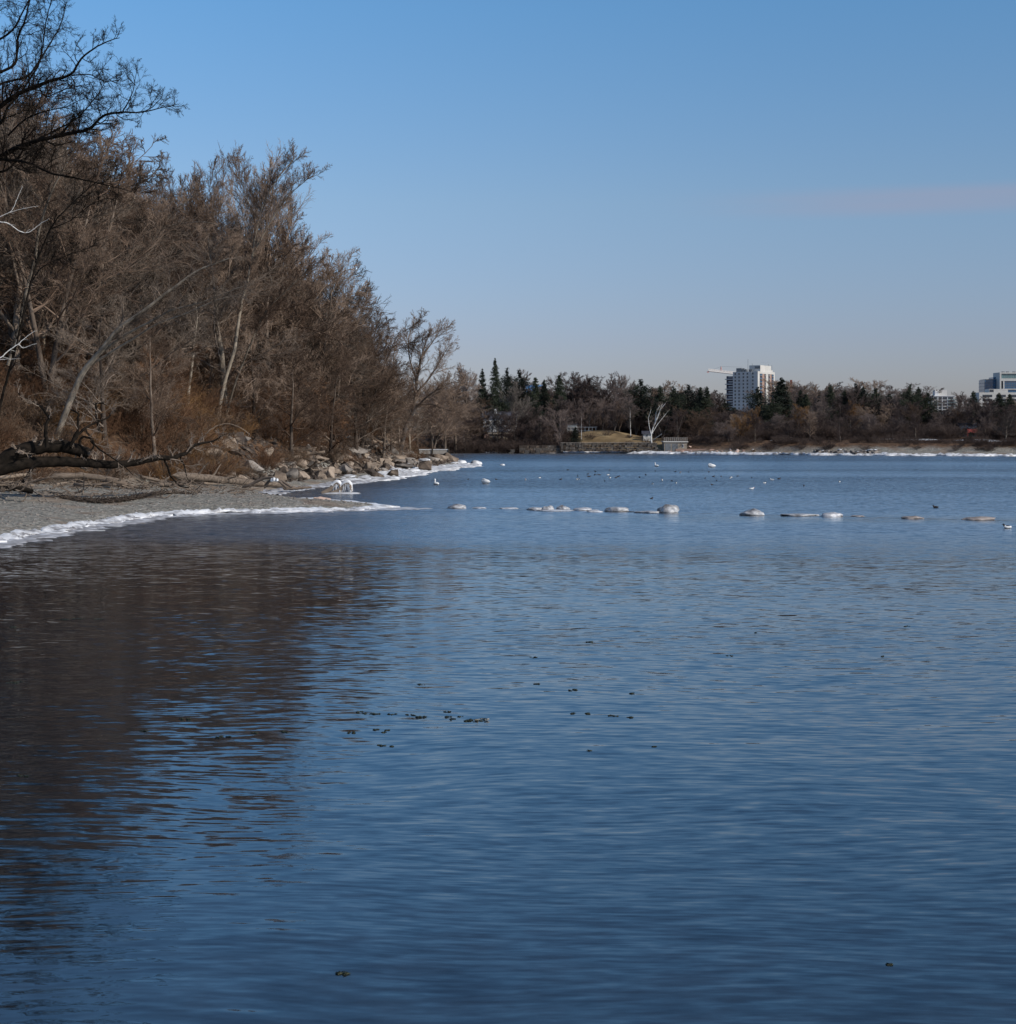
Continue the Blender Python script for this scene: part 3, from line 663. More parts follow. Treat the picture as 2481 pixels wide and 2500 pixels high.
# tumbled slabs and boulders at the foot of the bank
pts = []
for _ in range(9000):
    y = rr.uniform(158, 292); toe = float(np.interp(y, TOE[:,1][3:14], TOE[:,0][3:14])); sh = float(np.interp(y, SHORE[12:24,1], SHORE[12:24,0]))
    hi = min(sh-.4, toe+6) if y > 175 else toe+2.5
    x = rr.uniform(toe-7.5*min(1, (y-150)/30), hi)
    s = rr.choice((.8,1.0,1.3,1.5,1.8,2.2))*(1.0 if y > 172 else .75)
    if all((x-a)**2 + (y-b)**2 > (.30*(s+c))**2 for a, b, c in pts): pts.append((x, y, s))
    if len(pts) >= 230: break
for (x, y, s) in pts:
    sh = float(np.interp(y, SHORE[12:24,1], SHORE[12:24,0])); near = (sh-x) < 2.5
    cp = near and rr.random() < .3
    o = put_rock(x, y, s, 'brown broken rock with a snow cap at the water edge of the left bank' if cp else 'brown angular rock in the tumbled heap along the foot of the wooded bank',
             'snow-capped rocks at the edge of the left bank' if cp else 'tumbled rocks along the foot of the left bank', rr, mat=rr.choice((None, None, None, 'rock_grey')), cap=cp, zoff=.22, tilt=.45)
    o.rotation_euler[2] = rr.uniform(-.9, .9); o.rotation_euler[1] = rr.uniform(.05, .45)
def rubble(name, P, smin, smax, mat, seed, label):
    rng = np.random.RandomState(seed); P = np.array(P); n = len(P); sz = rng.uniform(smin, smax, n)
    R_ = rng.normal(size=(n,3,3)); Q = np.linalg.qr(R_)[0]
    b = oct_[None]*np.array([1.4,1,.6]) + rng.normal(0,.16,(n,6,3)); V = np.einsum('nij,nkj->nki', Q, b)*sz[:,None,None]*.5 + np.c_[P, ground_z(P[:,0],P[:,1])][:,None]
    Fq = (of[None] + (np.arange(n)*6)[:,None,None]).reshape(-1,3); tag(link(name, npmesh(name, V.reshape(-1,3), Fq, False, [M[mat]])), label, 'rubble', kind='stuff')
oct_ = np.array([(1,0,0),(-1,0,0),(0,1,0),(0,-1,0),(0,0,1),(0,0,-1)], float); of = np.array([(0,2,4),(2,1,4),(1,3,4),(3,0,4),(2,0,5),(1,2,5),(3,1,5),(0,3,5)])
Pq = []
while len(Pq) < 2600:
    y = rr.uniform(160, 290); toe = float(np.interp(y, TOE[:,1][3:14], TOE[:,0][3:14])); sh = float(np.interp(y, SHORE[12:24,1], SHORE[12:24,0])); Pq.append((rr.uniform(toe-8*min(1, (y-150)/30), min(sh-.3, toe+6) if y > 175 else toe+3), y))
rubble('rubble', Pq, .3, .95, 'rock', 3, 'small broken stones filling the gaps of the rock heap on the left bank')
# named boulders
for px, py, w, lab, cap in [(915,1168,46,'largest round brown boulder on the left bank, sitting just above the ice', 0),(960,1165,36,'dark squarish boulder at the ice edge right of the largest one', 1),
        (1037,1150,50,'domed brown boulder with a thick ice rim at the foot of the point', 1),(1072,1135,44,'big rounded boulder left of the ice dome on the point', 0),(1098,1133,50,'low wide boulder near the tip of the point', 0)]:
    D = D_(py); x = X_(px, D); s = w/F*D
    put_rock(x, D, s, lab, None, rr, me=RK[7] if w > 48 else RK[6], zoff=.22, tilt=.5, cap=bool(cap), z=max(0, gz(x, D)))
for px, py, w, hh, lab in [(1098,1126,30,10,'white ice dome on top of the boulders at the tip of the point'),(1163,1133,27,9,'white ice mound standing in the water just off the point'),
        (1125,1131,30,9,'ice-crusted rock closing the tip of the point'),(1040,1141,38,12,'white ice mound below the wooded point beside the domed boulder'),(1140,1136,22,6,'low white ice crust at the water line of the point'),
        (990,1147,36,10,'lumpy white ice at the water edge between the boulders'),(1005,1153,44,9,'wide ice lump in front of the boulders'),(1227,1136,12,4,'small white floe drifting right of the point'),(989,1159,9,3,'tiny white ice piece afloat left of the swans')]:
    D = D_(py); o = empty('ice_mound', (X_(px, D), D, 0)); s = w/F*D
    link('ice_crust', lump_mesh('ice_mound', px % 17, 3, .2, mats=('ice','ice_grey')), o, sc=(s, s*.8, hh/F*D*2)); tag(o, lab, 'ice', 'ice mounds off the left bank')

# the row of iced rocks across the water
row = [(1113,1241,46,11,0,'small smooth ice-covered rock at the left end of the row'),(1170,1241,32,4,0,'flat low iced rock second in the row from the left'),
       (1243,1242,42,4,0,'long flat grey iced rock third in the row'),(1305,1245,44,12,.25,'wide iced rock left of the two little domes'),(1338,1246,28,14,0,'rounded ice dome leaning on the wide iced rock'),
       (1350,1247,86,6,.15,'thin ice sheet under the two little domes'),(1375,1245,28,12,0,'rounded ice dome at the right end of the thin ice sheet'),(1425,1246,42,8,0,'low grey iced rock left of its twin with a dark base'),
       (1453,1250,34,6,0,'low grey iced rock overlapping its left neighbour'),(1506,1249,52,19,.3,'large round-topped ice dome with a grey patch'),(1540,1250,20,2,0,'dark rock tip barely breaking the water between the two large domes'),
       (1583,1252,56,10,.2,'low flat iced rock in front of the tallest dome'),(1631,1252,48,21,0,'tallest white ice dome in the row'),(1837,1258,52,16,0,'isolated white iced rock sloping down to the left'),
       (1953,1259,80,12,.16,'long flat-topped iced rock, the widest in the row'),(2030,1261,46,11,0,'blunt grey iced rock with a steep left end'),(2093,1261,30,3,0,'sliver of brown rock just above the water'),
       (2230,1266,50,7,0,'pinkish grey low rock second from the right end'),(2386,1269,72,9,0,'brownish long low rock at the right end of the row')]
for i, (px, py, w, hh, fl, lab) in enumerate(row):
    D = D_(py); o = empty('iced_rock', (X_(px, D), D, 0)); s = w/F*D; zz = hh/F*D
    ice = 'ice_rock' if hh > 9 and px < 2000 else 'ice_grey'
    if px in (2230, 2386, 2093, 1540): ice = 'rock_dull' if px != 1540 else 'rock_wet'
    me = lump_mesh('iced_rock', i+2, 4, .19, mats=(ice,), flat=fl); link('ice_crust' if 'ice' in ice else 'stone', me, o, sc=(s*1.08, s*.75, zz*1.75))
    me = lump_mesh('rock_base', i+30, 3, .12, mats=('rock_wet',)); link('rock_base', me, o, sc=(s*1.03, s*.76, max(.12, zz*.34)))
    tag(o, lab, 'rock', 'row of ice-covered rocks across the water')
mb = lump_mesh('dark_ripple', 77, 3, .3, mats=('rock_wet',))  # flat dark lumps added to draw the dark ripple line along the row
for i, (a, b) in enumerate([(1190,1222),(1222,1262),(1250,1300),(1385,1412),(1408,1440),(1465,1485),(1530,1560),(1652,1700),(1700,1752),(1748,1800),(1800,1830),(1860,1900),(1895,1925),(1985,2012),(2050,2085),(2085,2130),(2128,2180),(2178,2212),(2255,2300),(2298,2350),(2420,2470)]):
    px = (a+b)/2; py = 1243 + (px-1250)*.0245; D = D_(py); o = link('ripple_strip', mb, None, (X_(px, D), D+.4, -.02), sc=((b-a)/F*D, .35, .06))
    tag(o, 'low dark strip standing in for the dark ripple line between the iced rocks', 'rock', 'dark ripple strips of the row')

# ------------------------------------------------------------------ ice along the shores
def ribbon(name, line, w_in, w_out, h, step, mat, seed, zin=None, jag=.6):
    """ice shelf following a line; inland edge lies on the ground, outer edge drops into the water"""
    rng = np.random.RandomState(seed); line = np.array(line, float); s = np.concatenate([[0], np.cumsum(np.linalg.norm(np.diff(line, axis=0), axis=1))])
    t = np.arange(0, s[-1], step); p = np.stack([np.interp(t, s, line[:,i]) for i in (0,1)], 1); tg = unit(np.gradient(p, axis=0)); nn = np.stack([-tg[:,1], tg[:,0]], 1)   # left of travel = inland
    m = len(t); sm = lambda a, k: np.convolve(np.pad(a, k, mode='edge'), np.ones(2*k+1)/(2*k+1), 'valid')
    jo = sm(rng.normal(0, 1, m), 2)*jag + sm(rng.normal(0, 1, m), 8)*jag*1.6; ji = sm(rng.normal(0, 1, m), 5)*jag
    fr = np.array([-1.0, -.97, -.8, -.5, -.2, .1, .4, .7, 1.0]); prof = np.array([-.2, .30, .55, .45, .75, 1.0, .8, .5, 0])
    V = []
    for k, (f, pr) in enumerate(zip(fr, prof)):
        wi = np.where(f > 0, (w_in + ji)*f, (w_out + jo)*f); q = p + nn*wi[:,None]
        hh = h*(pr + (rng.normal(0, .26, m) + sm(rng.normal(0, 1, m), 4)*.35 if 0 < k < 8 else 0)); 
        base = np.maximum(0, ground_z(q[:,0], q[:,1])) if f >= 0 else np.zeros(m)
        V.append(np.stack([q[:,0], q[:,1], base + np.maximum(hh, .015) - (.05 if k == 8 else 0)], 1))
    V = np.concatenate(V); i = (np.arange(8)[:,None]*m + np.arange(m-1)[None,:]).ravel()
    return tag(link(name, npmesh(name, V, np.stack([i, i+1, i+m+1, i+m], 1), True, [M[mat]])), kind='structure')
ribbon('ice', [(-31,68),(-27.4,88.2),(-26.6,102),(-24.2,115),(-16.2,120),(-10.5,123),(-8.6,126.5)], .75, .5, .17, .22, 'ice', 1, jag=.8)
ribbon('ice_fringe', [(-31.2,66),(-27,88.2),(-26.1,102),(-23.8,114.6),(-16.2,119.6),(-10.5,122.4),(-7.6,126.2)], .3, 1.7, .08, .22, 'ice_grey', 2, jag=1.0)
ribbon('ice', [(-8.6,126.6),(-11.5,131.2),(-15.4,136.2)], 2.2, .4, .12, .3, 'ice', 3)
ribbon('ice', [(-22,150),(-23.0,158),(-22,168),(-19,180),(-17.4,196),(-15.3,214)], .8, 1.6, .18, .35, 'ice_grey', 4, jag=.8)
ribbon('ice', [(-18.4,188),(-17.2,196),(-15.3,214),(-13.8,236),(-10.8,256),(-7.4,272),(-7.2,281)], 1.2, 2.8, .26, .4, 'ice', 5, jag=1.5)
fx = np.linspace(X_(1085,440), X_(2620,375), 220); ribbon('ice', np.stack([fx, shoreY(fx)], 1), .9, 1.0, .5, .7, 'ice', 6, jag=.9)
# icy lumps piled along the rocks
for i in range(110):
    y = rr.uniform(186, 282); sh = float(np.interp(y, SHORE[12:24,1], SHORE[12:24,0])); x = sh + rr.uniform(-1.8, 2.8)
    s = rr.uniform(.5, 1.9); o = link('ice_lump', CAP[i % 3], None, (x, y, max(0, gz(x, y))+.02), (0,0,rr.uniform(0,6)), (s, s*.8, s*.34))
    tag(o, 'rounded white lump of shore ice among the rocks at the edge of the left bank', 'ice', 'lumps of shore ice along the left bank')

# ------------------------------------------------------------------ driftwood
def log_mesh(seed, L=5, r=.2, stubs=3, mat='drift', bend=.08):
    rng = np.random.RandomState(seed); n = 12; t = np.linspace(0, 1, n); P = np.zeros((1,n,3)); P[0,:,0] = (t-.5)*L
    P[0,:,1] = np.cumsum(rng.normal(0, bend*L/n, n)); P[0,:,2] = np.cumsum(rng.normal(0, bend*.5*L/n, n)); P[0,:,2] -= P[0,:,2].mean()
    R = (r*(1-.55*t)*(1+rng.normal(0,.05,n)))[None]; R[0,0] = r*.05; R[0,1] = r*1.15; P[0,1] = P[0,0]+np.array([.02,0,0]); R[0,-1] = .01; P[0,-1] = P[0,-2] + np.array([.03,0,0])
    it = [(P,R)]
    if stubs: 
        a, b, l = spawn(rng, P, R, np.array([L]), stubs, .15, .9, (35,75), .16, 4, .15, .1, rf=.45, rmin=.03, r1=.02); it.append((a,b))
    V, Fq = tubes(it, [9]+[5]*(len(it)-1)); return npmesh('driftwood', V, Fq, True, [M[mat]])
LG = [log_mesh(400+i, rs[0], rs[1], rs[2]) for i, rs in enumerate([(3,.12,3),(5,.18,4),(2.2,.09,2),(4,.14,5),(1.6,.16,0),(6,.2,3),(2.6,.06,4),(3.4,.08,3)])]
for i in range(105):
    px = rr.uniform(-30, 640); py = rr.uniform(1150, 1196) - max(0, px-380)*.06; z0 = 1.5
    for _ in range(4): D = D_(py, z0); z0 = gz(X_(px, D), D)
    if not 100 < D < 190: continue
    x = X_(px, D)
    o = link('driftwood_log', rr.choice(LG), None, (x, D, z0 + rr.uniform(.05,.5)), (rr.uniform(0,6), rr.uniform(-.25,.25), rr.uniform(-.6,.6) if rr.random() < .7 else rr.uniform(0,3)), rr.uniform(.6,1.15))
    if rr.random() < .25: o.material_slots[0].link = 'OBJECT'; o.material_slots[0].material = M['driftdark']
    tag(o, 'bleached stick of driftwood in the tangle washed up behind the pebble beach', 'driftwood', 'driftwood tangle behind the pebble beach')
for i in range(32):
    y = rr.uniform(160, 235); toe = float(np.interp(y, TOE[3:14,1], TOE[3:14,0])); x = toe + rr.uniform(-4, 4)
    o = link('driftwood_log', rr.choice(LG), None, (x, y, gz(x, y)+rr.uniform(.3,1.0)), (rr.uniform(0,6), rr.uniform(-.4,.4), rr.uniform(0,3)), rr.uniform(.5,1.0))
    tag(o, 'thin pale branch stranded on the tumbled rocks of the left bank', 'driftwood', 'branches stranded on the rocks')
def path_log(name, label, pts, D0, D1, r0, r1, mat, stubs=6, seed=0, cat='driftwood', icy=None):
    rng = np.random.RandomState(seed); n = len(pts); w = [pt(p, D0+(D1-D0)*i/(n-1)) for i, p in enumerate(pts)]
    q, r = resample(w, np.linspace(r0, r1, n), 16, rng, .02); base = q[0].copy(); q -= base; r[0] = .02; it = [(q[None], r[None])]
    o = empty(name, tuple(base)); L = np.array([np.linalg.norm(np.diff(q, axis=0), axis=1).sum()])
    if stubs:
        r[0] = r0; a, b, l = spawn(rng, q[None], r[None], L, stubs, .1, 1, (30,80), .16, 4, .2, 0, rf=.4, rmin=.03, r1=.015); it.append((a,b))
    it[0] = (q[None], np.concatenate([[.02], r[1:]])[None]); V, Fq = tubes(it, [10]+[5]*(len(it)-1)); me = npmesh(name, V, Fq, True, [M[mat]])
    if not icy: bpy.data.objects.remove(o); o = link(name, me, None, tuple(base)); return tag(o, label, cat)
    link('limb', me, o)
    if icy:
        for (f, s) in icy:
            c = q[int(f*15)]; link('ice_crust', CAP[seed % 3], o, loc=(c[0], c[1]-.1, c[2]-.1*s), sc=(s*.8, s*.7, s*1.3))
    tag(o, label, cat); return o
path_log('big_log', 'great bleached log lying across the back of the beach, the thickest one', [(420,1160),(480,1164),(550,1172),(620,1180),(700,1184)], 152, 166, .42, .25, 'driftlog', 5, 1)
path_log('arched_limb', 'dark arched limb resting on the beach past the great log', [(590,1190),(620,1180),(650,1164),(670,1165),(695,1178),(712,1190)], 158, 156, .16, .12, 'driftdark', 2, 2)
path_log('arched_limb', 'smaller dark arch hung with ice in front of the other arched limb', [(645,1192),(655,1176),(670,1169),(685,1176),(700,1192)], 157, 156, .15, .12, 'driftdark', 1, 3, icy=[(.42,.45),(.52,.5),(.62,.4)])
path_log('low_limb', 'low brown limb reaching from the arches toward the water with ice beneath', [(690,1190),(720,1192),(760,1190)], 157, 159, .25, .1, 'driftdark', 2, 4)
path_log('log', 'second bleached log just left of the thickest one', [(120,1165),(200,1160),(260,1168),(310,1178)], 140, 143, .3, .2, 'driftlog', 3, 5)
path_log('log', 'pale log end behind the fallen tree at the left edge', [(-20,1170),(30,1163),(75,1158)], 134, 136, .2, .14, 'drift', 2, 6)
path_log('log', 'short pale cut log with a bright end lying in front of the tangle', [(390,1184),(405,1184),(421,1186)], 131, 131, .2, .2, 'drift', 0, 7)
path_log('slanting_branch', 'pale arched branch sweeping over the brush above the log', [(500,1060),(530,1038),(560,1033),(590,1045),(610,1060)], 165, 165, .05, .03, 'drift', 3, 8, cat='branch')
CAP2 = lump_mesh('ice_foot', 51, 3, .2, mats=('ice_grey',))
# two ice-draped stumps standing in the shallows
for px, wv, lab in ((817, 38, 'left of two ice-draped stumps standing in the shallow cove'), (842, 40, 'right, taller of two ice-draped stumps in the cove, brown wood showing in its side')):
    D = D_(1205); o = empty('iced_stump', (X_(px, D), D, 0)); rng = np.random.RandomState(px)
    k = wv/F*D; P = np.array([[(-k*.8,0,.0),(-k*.3,0,.35),(.0,0,.95),(k*.18,0,1.12),(k*.34,0,.9),(k*.36,0,.1)]], float)
    q, r = resample(P[0], [.22,.2,.18,.17,.16,.15], 14, rng, .01); V, Fq = tubes([(q[None], r[None])], [10]); link('stump', npmesh('stump', V, Fq, True, [M['drift']]), o)
    q2 = q[5:].copy(); q2[:,1] += .05; q2[:,2] += .10; V, Fq = tubes([(q2[None], (r[5:]*1.1+.03)[None])], [12]); V += rng.normal(0, .02, V.shape)
    link('ice_crust', npmesh('ice_crust', V, Fq, True, [M['ice']]), o)
    mbd = MB()
    for j in range(16):
        f = j/15; c = q[6+int(f*7)]; mbd.bar((c[0]+rng.uniform(-.05,.05), -.08+rng.uniform(-.1,.05), c[2]), (c[0]+rng.uniform(-.1,.06), -.1, max(.02, c[2]-rng.uniform(.3,.9))), .05, 6, 0, .012)
    mbd.build('icicles', M['ice'], o); link('ice_foot', CAP2, o, loc=(.1,-.1,-.03), sc=(k*1.7, .7, .35)); tag(o, lab, 'stump', 'two iced stumps in the cove')
# twisted roots and a tangle of sticks too many to count
rng = np.random.RandomState(8); n = 900; st = []
for _ in range(n):
    px = rng.uniform(-30, 620); py = rng.uniform(1142, 1198) - max(0, px-380)*.05; D = D_(py, 1.5); x = X_(px, D); st.append((x, D, gz(x, D)+rng.uniform(.02,.45)))
st = np.array(st); d = rng.normal(size=(n,3)); d[:,2] *= .35
P, R = poly_run(rng, st, d, rng.uniform(.4, 2.2, n), 5, .22, 0, rng.uniform(.02,.06,n), .012); V, Fq = tubes([(P,R)], [4])
tag(link('driftwood_sticks', npmesh('driftwood_sticks', V, Fq, False, [M['drift']])), 'litter of small bleached sticks between the logs behind the beach', 'driftwood', kind='stuff')
# dark wrack line of leaves and sticks on the pebbles
n = 5200; t = rng.uniform(0, 1, n); px = 150 + 310*t; D = D_(1216 + 6*np.sin(t*5) - 4*t, .9) + rng.normal(0, .45, n); x = X_(px, D); z = ground_z(x, D) + rng.uniform(0, .28, n)*np.exp(-((t-.45)/.4)**2)
d = rng.normal(size=(n,3)); d[:,2] *= .4; P, R = poly_run(rng, np.stack([x,D,z],1), d, rng.uniform(.1,.35,n), 3, .2, 0, np.full(n,.03), .02); V, Fq = tubes([(P,R)],[3])
tag(link('wrack', npmesh('wrack', V, Fq, False, [M['driftdark']])), 'dark line of washed-up leaves and sticks across the pebble beach', 'wrack', kind='stuff')
# scattered beach stones
n = 2600; xx = rng.uniform(-46, -10, n); yy = rng.uniform(92, 150, n); dd = sdist(np.stack([xx,yy],1), SHORE); bb = sdist(np.stack([xx,yy],1), TOE); k = (dd > 1.4) & (bb < 0); xx, yy = xx[k], yy[k]
zz = ground_z(xx, yy); oct_ = np.array([(1,0,0),(-1,0,0),(0,1,0),(0,-1,0),(0,0,1),(0,0,-1)], float); of = np.array([(0,2,4),(2,1,4),(1,3,4),(3,0,4),(2,0,5),(1,2,5),(3,1,5),(0,3,5)])
sz = rng.uniform(.03,.13,len(xx)); V = (oct_[None]*sz[:,None,None]*np.array([1.2,1,.7]) + rng.normal(0,.012,(len(xx),6,3)) + np.stack([xx,yy,zz],1)[:,None]).reshape(-1,3)
Fq = (of[None] + (np.arange(len(xx))*6)[:,None,None]).reshape(-1,3)
tag(link('beach_stones', npmesh('beach_stones', V, Fq, True, [M['rock_grey']])), 'loose grey stones strewn over the pebble beach', 'stones', kind='stuff')
D = D_(1223, .3); o = put_rock(X_(782, D), D, 1.0, 'flat orange-brown stone slab at the edge of the cove on the spit', None, rr, mat='rock_pink', me=RK[3], zoff=.05, tilt=.05, name='stone_slab')

# ------------------------------------------------------------------ birds
def loft(name, spine, rx, rz, mid, mats, s=12):
    """one continuous body: elliptical rings along a spine in the local x-z plane"""
    sp = np.array([(a, 0, b) for a, b in spine], float); n = len(sp); T = unit(np.gradient(sp, axis=0)); w = np.stack([-T[:,2], T[:,1], T[:,0]], 1)
    a = np.arange(s)*2*math.pi/s; V = (sp[:,None] + np.array([0,1,0])[None,None]*(np.array(rx)[:,None]*np.cos(a))[...,None] + w[:,None]*(np.array(rz)[:,None]*np.sin(a))[...,None]).reshape(-1,3)
    q = []; mi = []
    for i in range(n-1):
        for k in range(s):
            q.append((i*s+k, i*s+(k+1)%s, (i+1)*s+(k+1)%s, (i+1)*s+k)); 
            ml = mid[i]; mi.append(ml if not callable(ml) else ml(math.sin((k+.5)*2*math.pi/s)))
    return npmesh(name, V, np.array(q), True, [M[m] for m in mats], mi)
swan_up = loft('swan', [(-.62,.20),(-.52,.20),(-.35,.20),(-.1,.20),(.15,.19),(.3,.2),(.38,.3),(.38,.45),(.34,.6),(.34,.72),(.41,.79),(.48,.76),(.54,.72),(.62,.68)],
   [.01,.08,.17,.23,.2,.13,.07,.05,.045,.045,.06,.055,.03,.008], [.01,.06,.15,.22,.2,.14,.07,.05,.045,.045,.055,.05,.025,.008], [0]*11+[1,1], ('feather','orange'))
swan_tuck = loft('swan', [(-.6,.24),(-.5,.22),(-.35,.22),(-.1,.22),(.15,.2),(.3,.24),(.34,.38),(.26,.47),(.12,.48),(0,.45),(-.1,.42)],
   [.01,.09,.19,.25,.22,.15,.08,.06,.06,.05,.02], [.01,.07,.18,.24,.22,.15,.08,.06,.06,.05,.02], [0]*10, ('feather','orange'))
def birds(px, py, me, yaw, sc, label, cat, group=None):
    D = D_(py); o = link(cat, me, None, (X_(px, D), D, -.02), (0,0,yaw), sc); tag(o, label, cat, group); return o
birds(1065,1184,swan_up,1.9,(1.15,1.35,.82),'white swan with its neck raised, leftmost of the swans','swan','swans resting on the water')
birds(1185,1181,swan_tuck,2.6,1.15,'plump white swan with its neck tucked, right of the leftmost one','swan','swans resting on the water')
birds(1603,1139,swan_up,2.0,(1.15,1.35,.82),'distant white swan sitting upright near the far shore','swan','swans resting on the water')
birds(1737,1141,swan_tuck,3.0,1.25,'distant white swan lying low, rightmost of the swans','swan','swans resting on the water')
side = lambda s: 1 if s > -.3 and s < .35 else 0
duck_bw = loft('duck', [(-.26,.12),(-.22,.1),(-.12,.09),(.02,.09),(.12,.1),(.17,.15),(.18,.2),(.21,.24),(.26,.23),(.31,.215)], [.005,.05,.09,.11,.09,.05,.04,.05,.03,.01], [.005,.03,.08,.10,.09,.06,.045,.045,.02,.008],
   [0,1,side,side,1,0,0,0,2], ('black','feather','steel'))
duck_dk = loft('duck', [(-.26,.12),(-.22,.1),(-.12,.09),(.02,.09),(.12,.1),(.17,.15),(.18,.2),(.21,.24),(.26,.23),(.31,.215)], [.005,.05,.09,.11,.09,.05,.04,.05,.03,.01], [.005,.03,.08,.10,.09,.06,.045,.045,.02,.008],
   [0,0,0,0,1,0,0,0,2], ('black','brownf','steel'))
gull = loft('gull', [(-.28,.15),(-.2,.12),(-.08,.1),(.04,.1),(.12,.13),(.15,.18),(.19,.2),(.26,.18)], [.005,.05,.08,.08,.06,.045,.04,.008], [.005,.03,.07,.08,.06,.045,.035,.008], [0]*6+[1], ('feather','orange'))
birds(2460,1290,duck_bw,3.2,1.15,'black and white duck nearest the right edge, the closest duck','duck'); birds(2285,1240,duck_dk,3.0,.95,'dark duck alone above the right end of the rock row','duck')
dk = [(1143,1170),(1212,1170),(1369,1170),(1386,1147),(1411,1162),(1435,1157),(1441,1163),(1454,1151),(1458,1159),(1464,1159),(1488,1147),(1504,1166),(1510,1163),(1477,1174),(1562,1165),(1577,1159),(1600,1150),(1641,1174),
      (1649,1151),(1682,1152),(1731,1152),(1722,1167),(1742,1163),(1739,1183),(1591,1217),(1761,1163),(1801,1162),(1836,1166),(1902,1169),(1963,1186),(1750,1173),(1437,1163),(1452,1159)]
bw = [(1318,1166),(1409,1170),(1413,1170),(1485,1159),(1490,1166),(1593,1181),(1651,1179),(1786,1165),(1783,1167),(1867,1179),(2050,1176)]
wh = [(1283,1172),(1617,1173),(1661,1154),(1885,1172),(1836,1194)]
for p in dk: birds(p[0],p[1]+1,duck_dk,rr.uniform(0,6.28),rr.uniform(.66,.85),'small dark duck in the scattered flock far out on the bay','duck','dark ducks of the flock')
for p in bw: birds(p[0],p[1]+1,duck_bw,rr.uniform(0,6.28),rr.uniform(.7,.88),'small black and white duck in the scattered flock far out on the bay','duck','black and white ducks of the flock')
for p in wh: birds(p[0],p[1]+1,gull,rr.uniform(0,6.28),1.1,'small white gull sitting among the ducks','gull','white gulls among the ducks')

# ------------------------------------------------------------------ floating weed
def weed_mesh(seed, w, n, mats=('weed',)):
    rng = np.random.RandomState(seed); ce = np.stack([rng.uniform(-.5,.5,4)*w, rng.uniform(-.35,.35,4)*w],1)[rng.choice(4, n, p=[.5,.25,.15,.1])]; c = np.stack([ce[:,0]+rng.normal(0,.09,n)*w, ce[:,1]+rng.normal(0,.07,n)*w, np.full(n,.0)],1); sz = rng.uniform(.012,.04,n)*(.6+w)
    V = (oct_[None]*sz[:,None,None]*np.array([1.5,1.3,.22]) + rng.normal(0,.008,(n,6,3)) + c[:,None]).reshape(-1,3); Fq = (of[None] + (np.arange(n)*6)[:,None,None]).reshape(-1,3)
    return npmesh('weed', V, Fq, True, [M[m] for m in mats])
wd = [(905,1742,34),(925,1744,16),(958,1744,18),(1005,1746,22),(1028,1751,26),(877,1738,16),(1092,1738,14),(1095,1750,12),(1124,1750,12),(1103,1756,16),(862,1790,26),(918,1782,14),(940,1788,12),(947,1783,10),(932,1820,18),(955,1823,14),
      (1302,1606,16),(1445,1567,20),(1031,1671,14),(1400,1685,26),(1402,1742,14),(1430,1742,18),(1309,1670,12),(1500,1748,20),(1539,1752,18),(1845,1545,6),(2217,1529,18),(1780,1601,14),(2157,1603,14),(836,2377,26),(2170,2356,12),
      (1542,1693,12),(1596,1823,14),(1437,1833,10),(545,1800,24),(620,1790,16),(700,1788,20),(40,1665,40),(25,1532,26),(180,1512,50),(240,1512,26),(345,1785,22),(60,1895,30),(450,1755,20),]
for i, (px, py, w) in enumerate(wd):
    D = D_(py); W_ = w/F*D; o = link('floating_weed', weed_mesh(500+i, W_, int(8+w*.7)), None, (X_(px, D), D, .005)); tag(o, 'small dark clump of weed floating on the calm water', 'weed', 'clumps of weed afloat')
D = D_(1758); o = empty('floating_debris', (X_(1170, D), D, .005)); link('weed_mat', weed_mesh(600, .42, 46), o); link('foam', weed_mesh(601, .28, 26, ('foam',)), o, loc=(.03,-.02,.015)); tag(o, 'largest floating patch of weed with pale foam on it', 'weed')

# ------------------------------------------------------------------ the timber crib wall on the point
D = 292; o = empty('crib_wall', (X_(1022, D), D, 0)); wdt = (1096-1022)/F*D
m1 = MB(); m1.box(0, wdt, 0, .35, Z_(1108, D), Z_(1098, D)); m1.build('panel', M['greywood'], o)
for k, f in enumerate((0, .46, 1)):
    m1 = MB(); m1.box(wdt*f-.12, wdt*f+.12, -.14, .1, Z_(1118, D)-.3, Z_(1096, D)); m1.build('post', M['darkwood'], o)
m1 = MB(); m1.box(-.1, wdt+.1, -.08, .42, Z_(1097.8, D), Z_(1096.6, D)); m1.build('snow_cap', M['snow'], o)
m1 = MB(); m1.box(.1, wdt-.1, .03, 3, -.3, Z_(1108.3, D)); m1.build('base', M['rock_grey'], o)
tag(o, 'weathered grey timber wall with dark posts standing on the tip of the wooded point', 'wall')

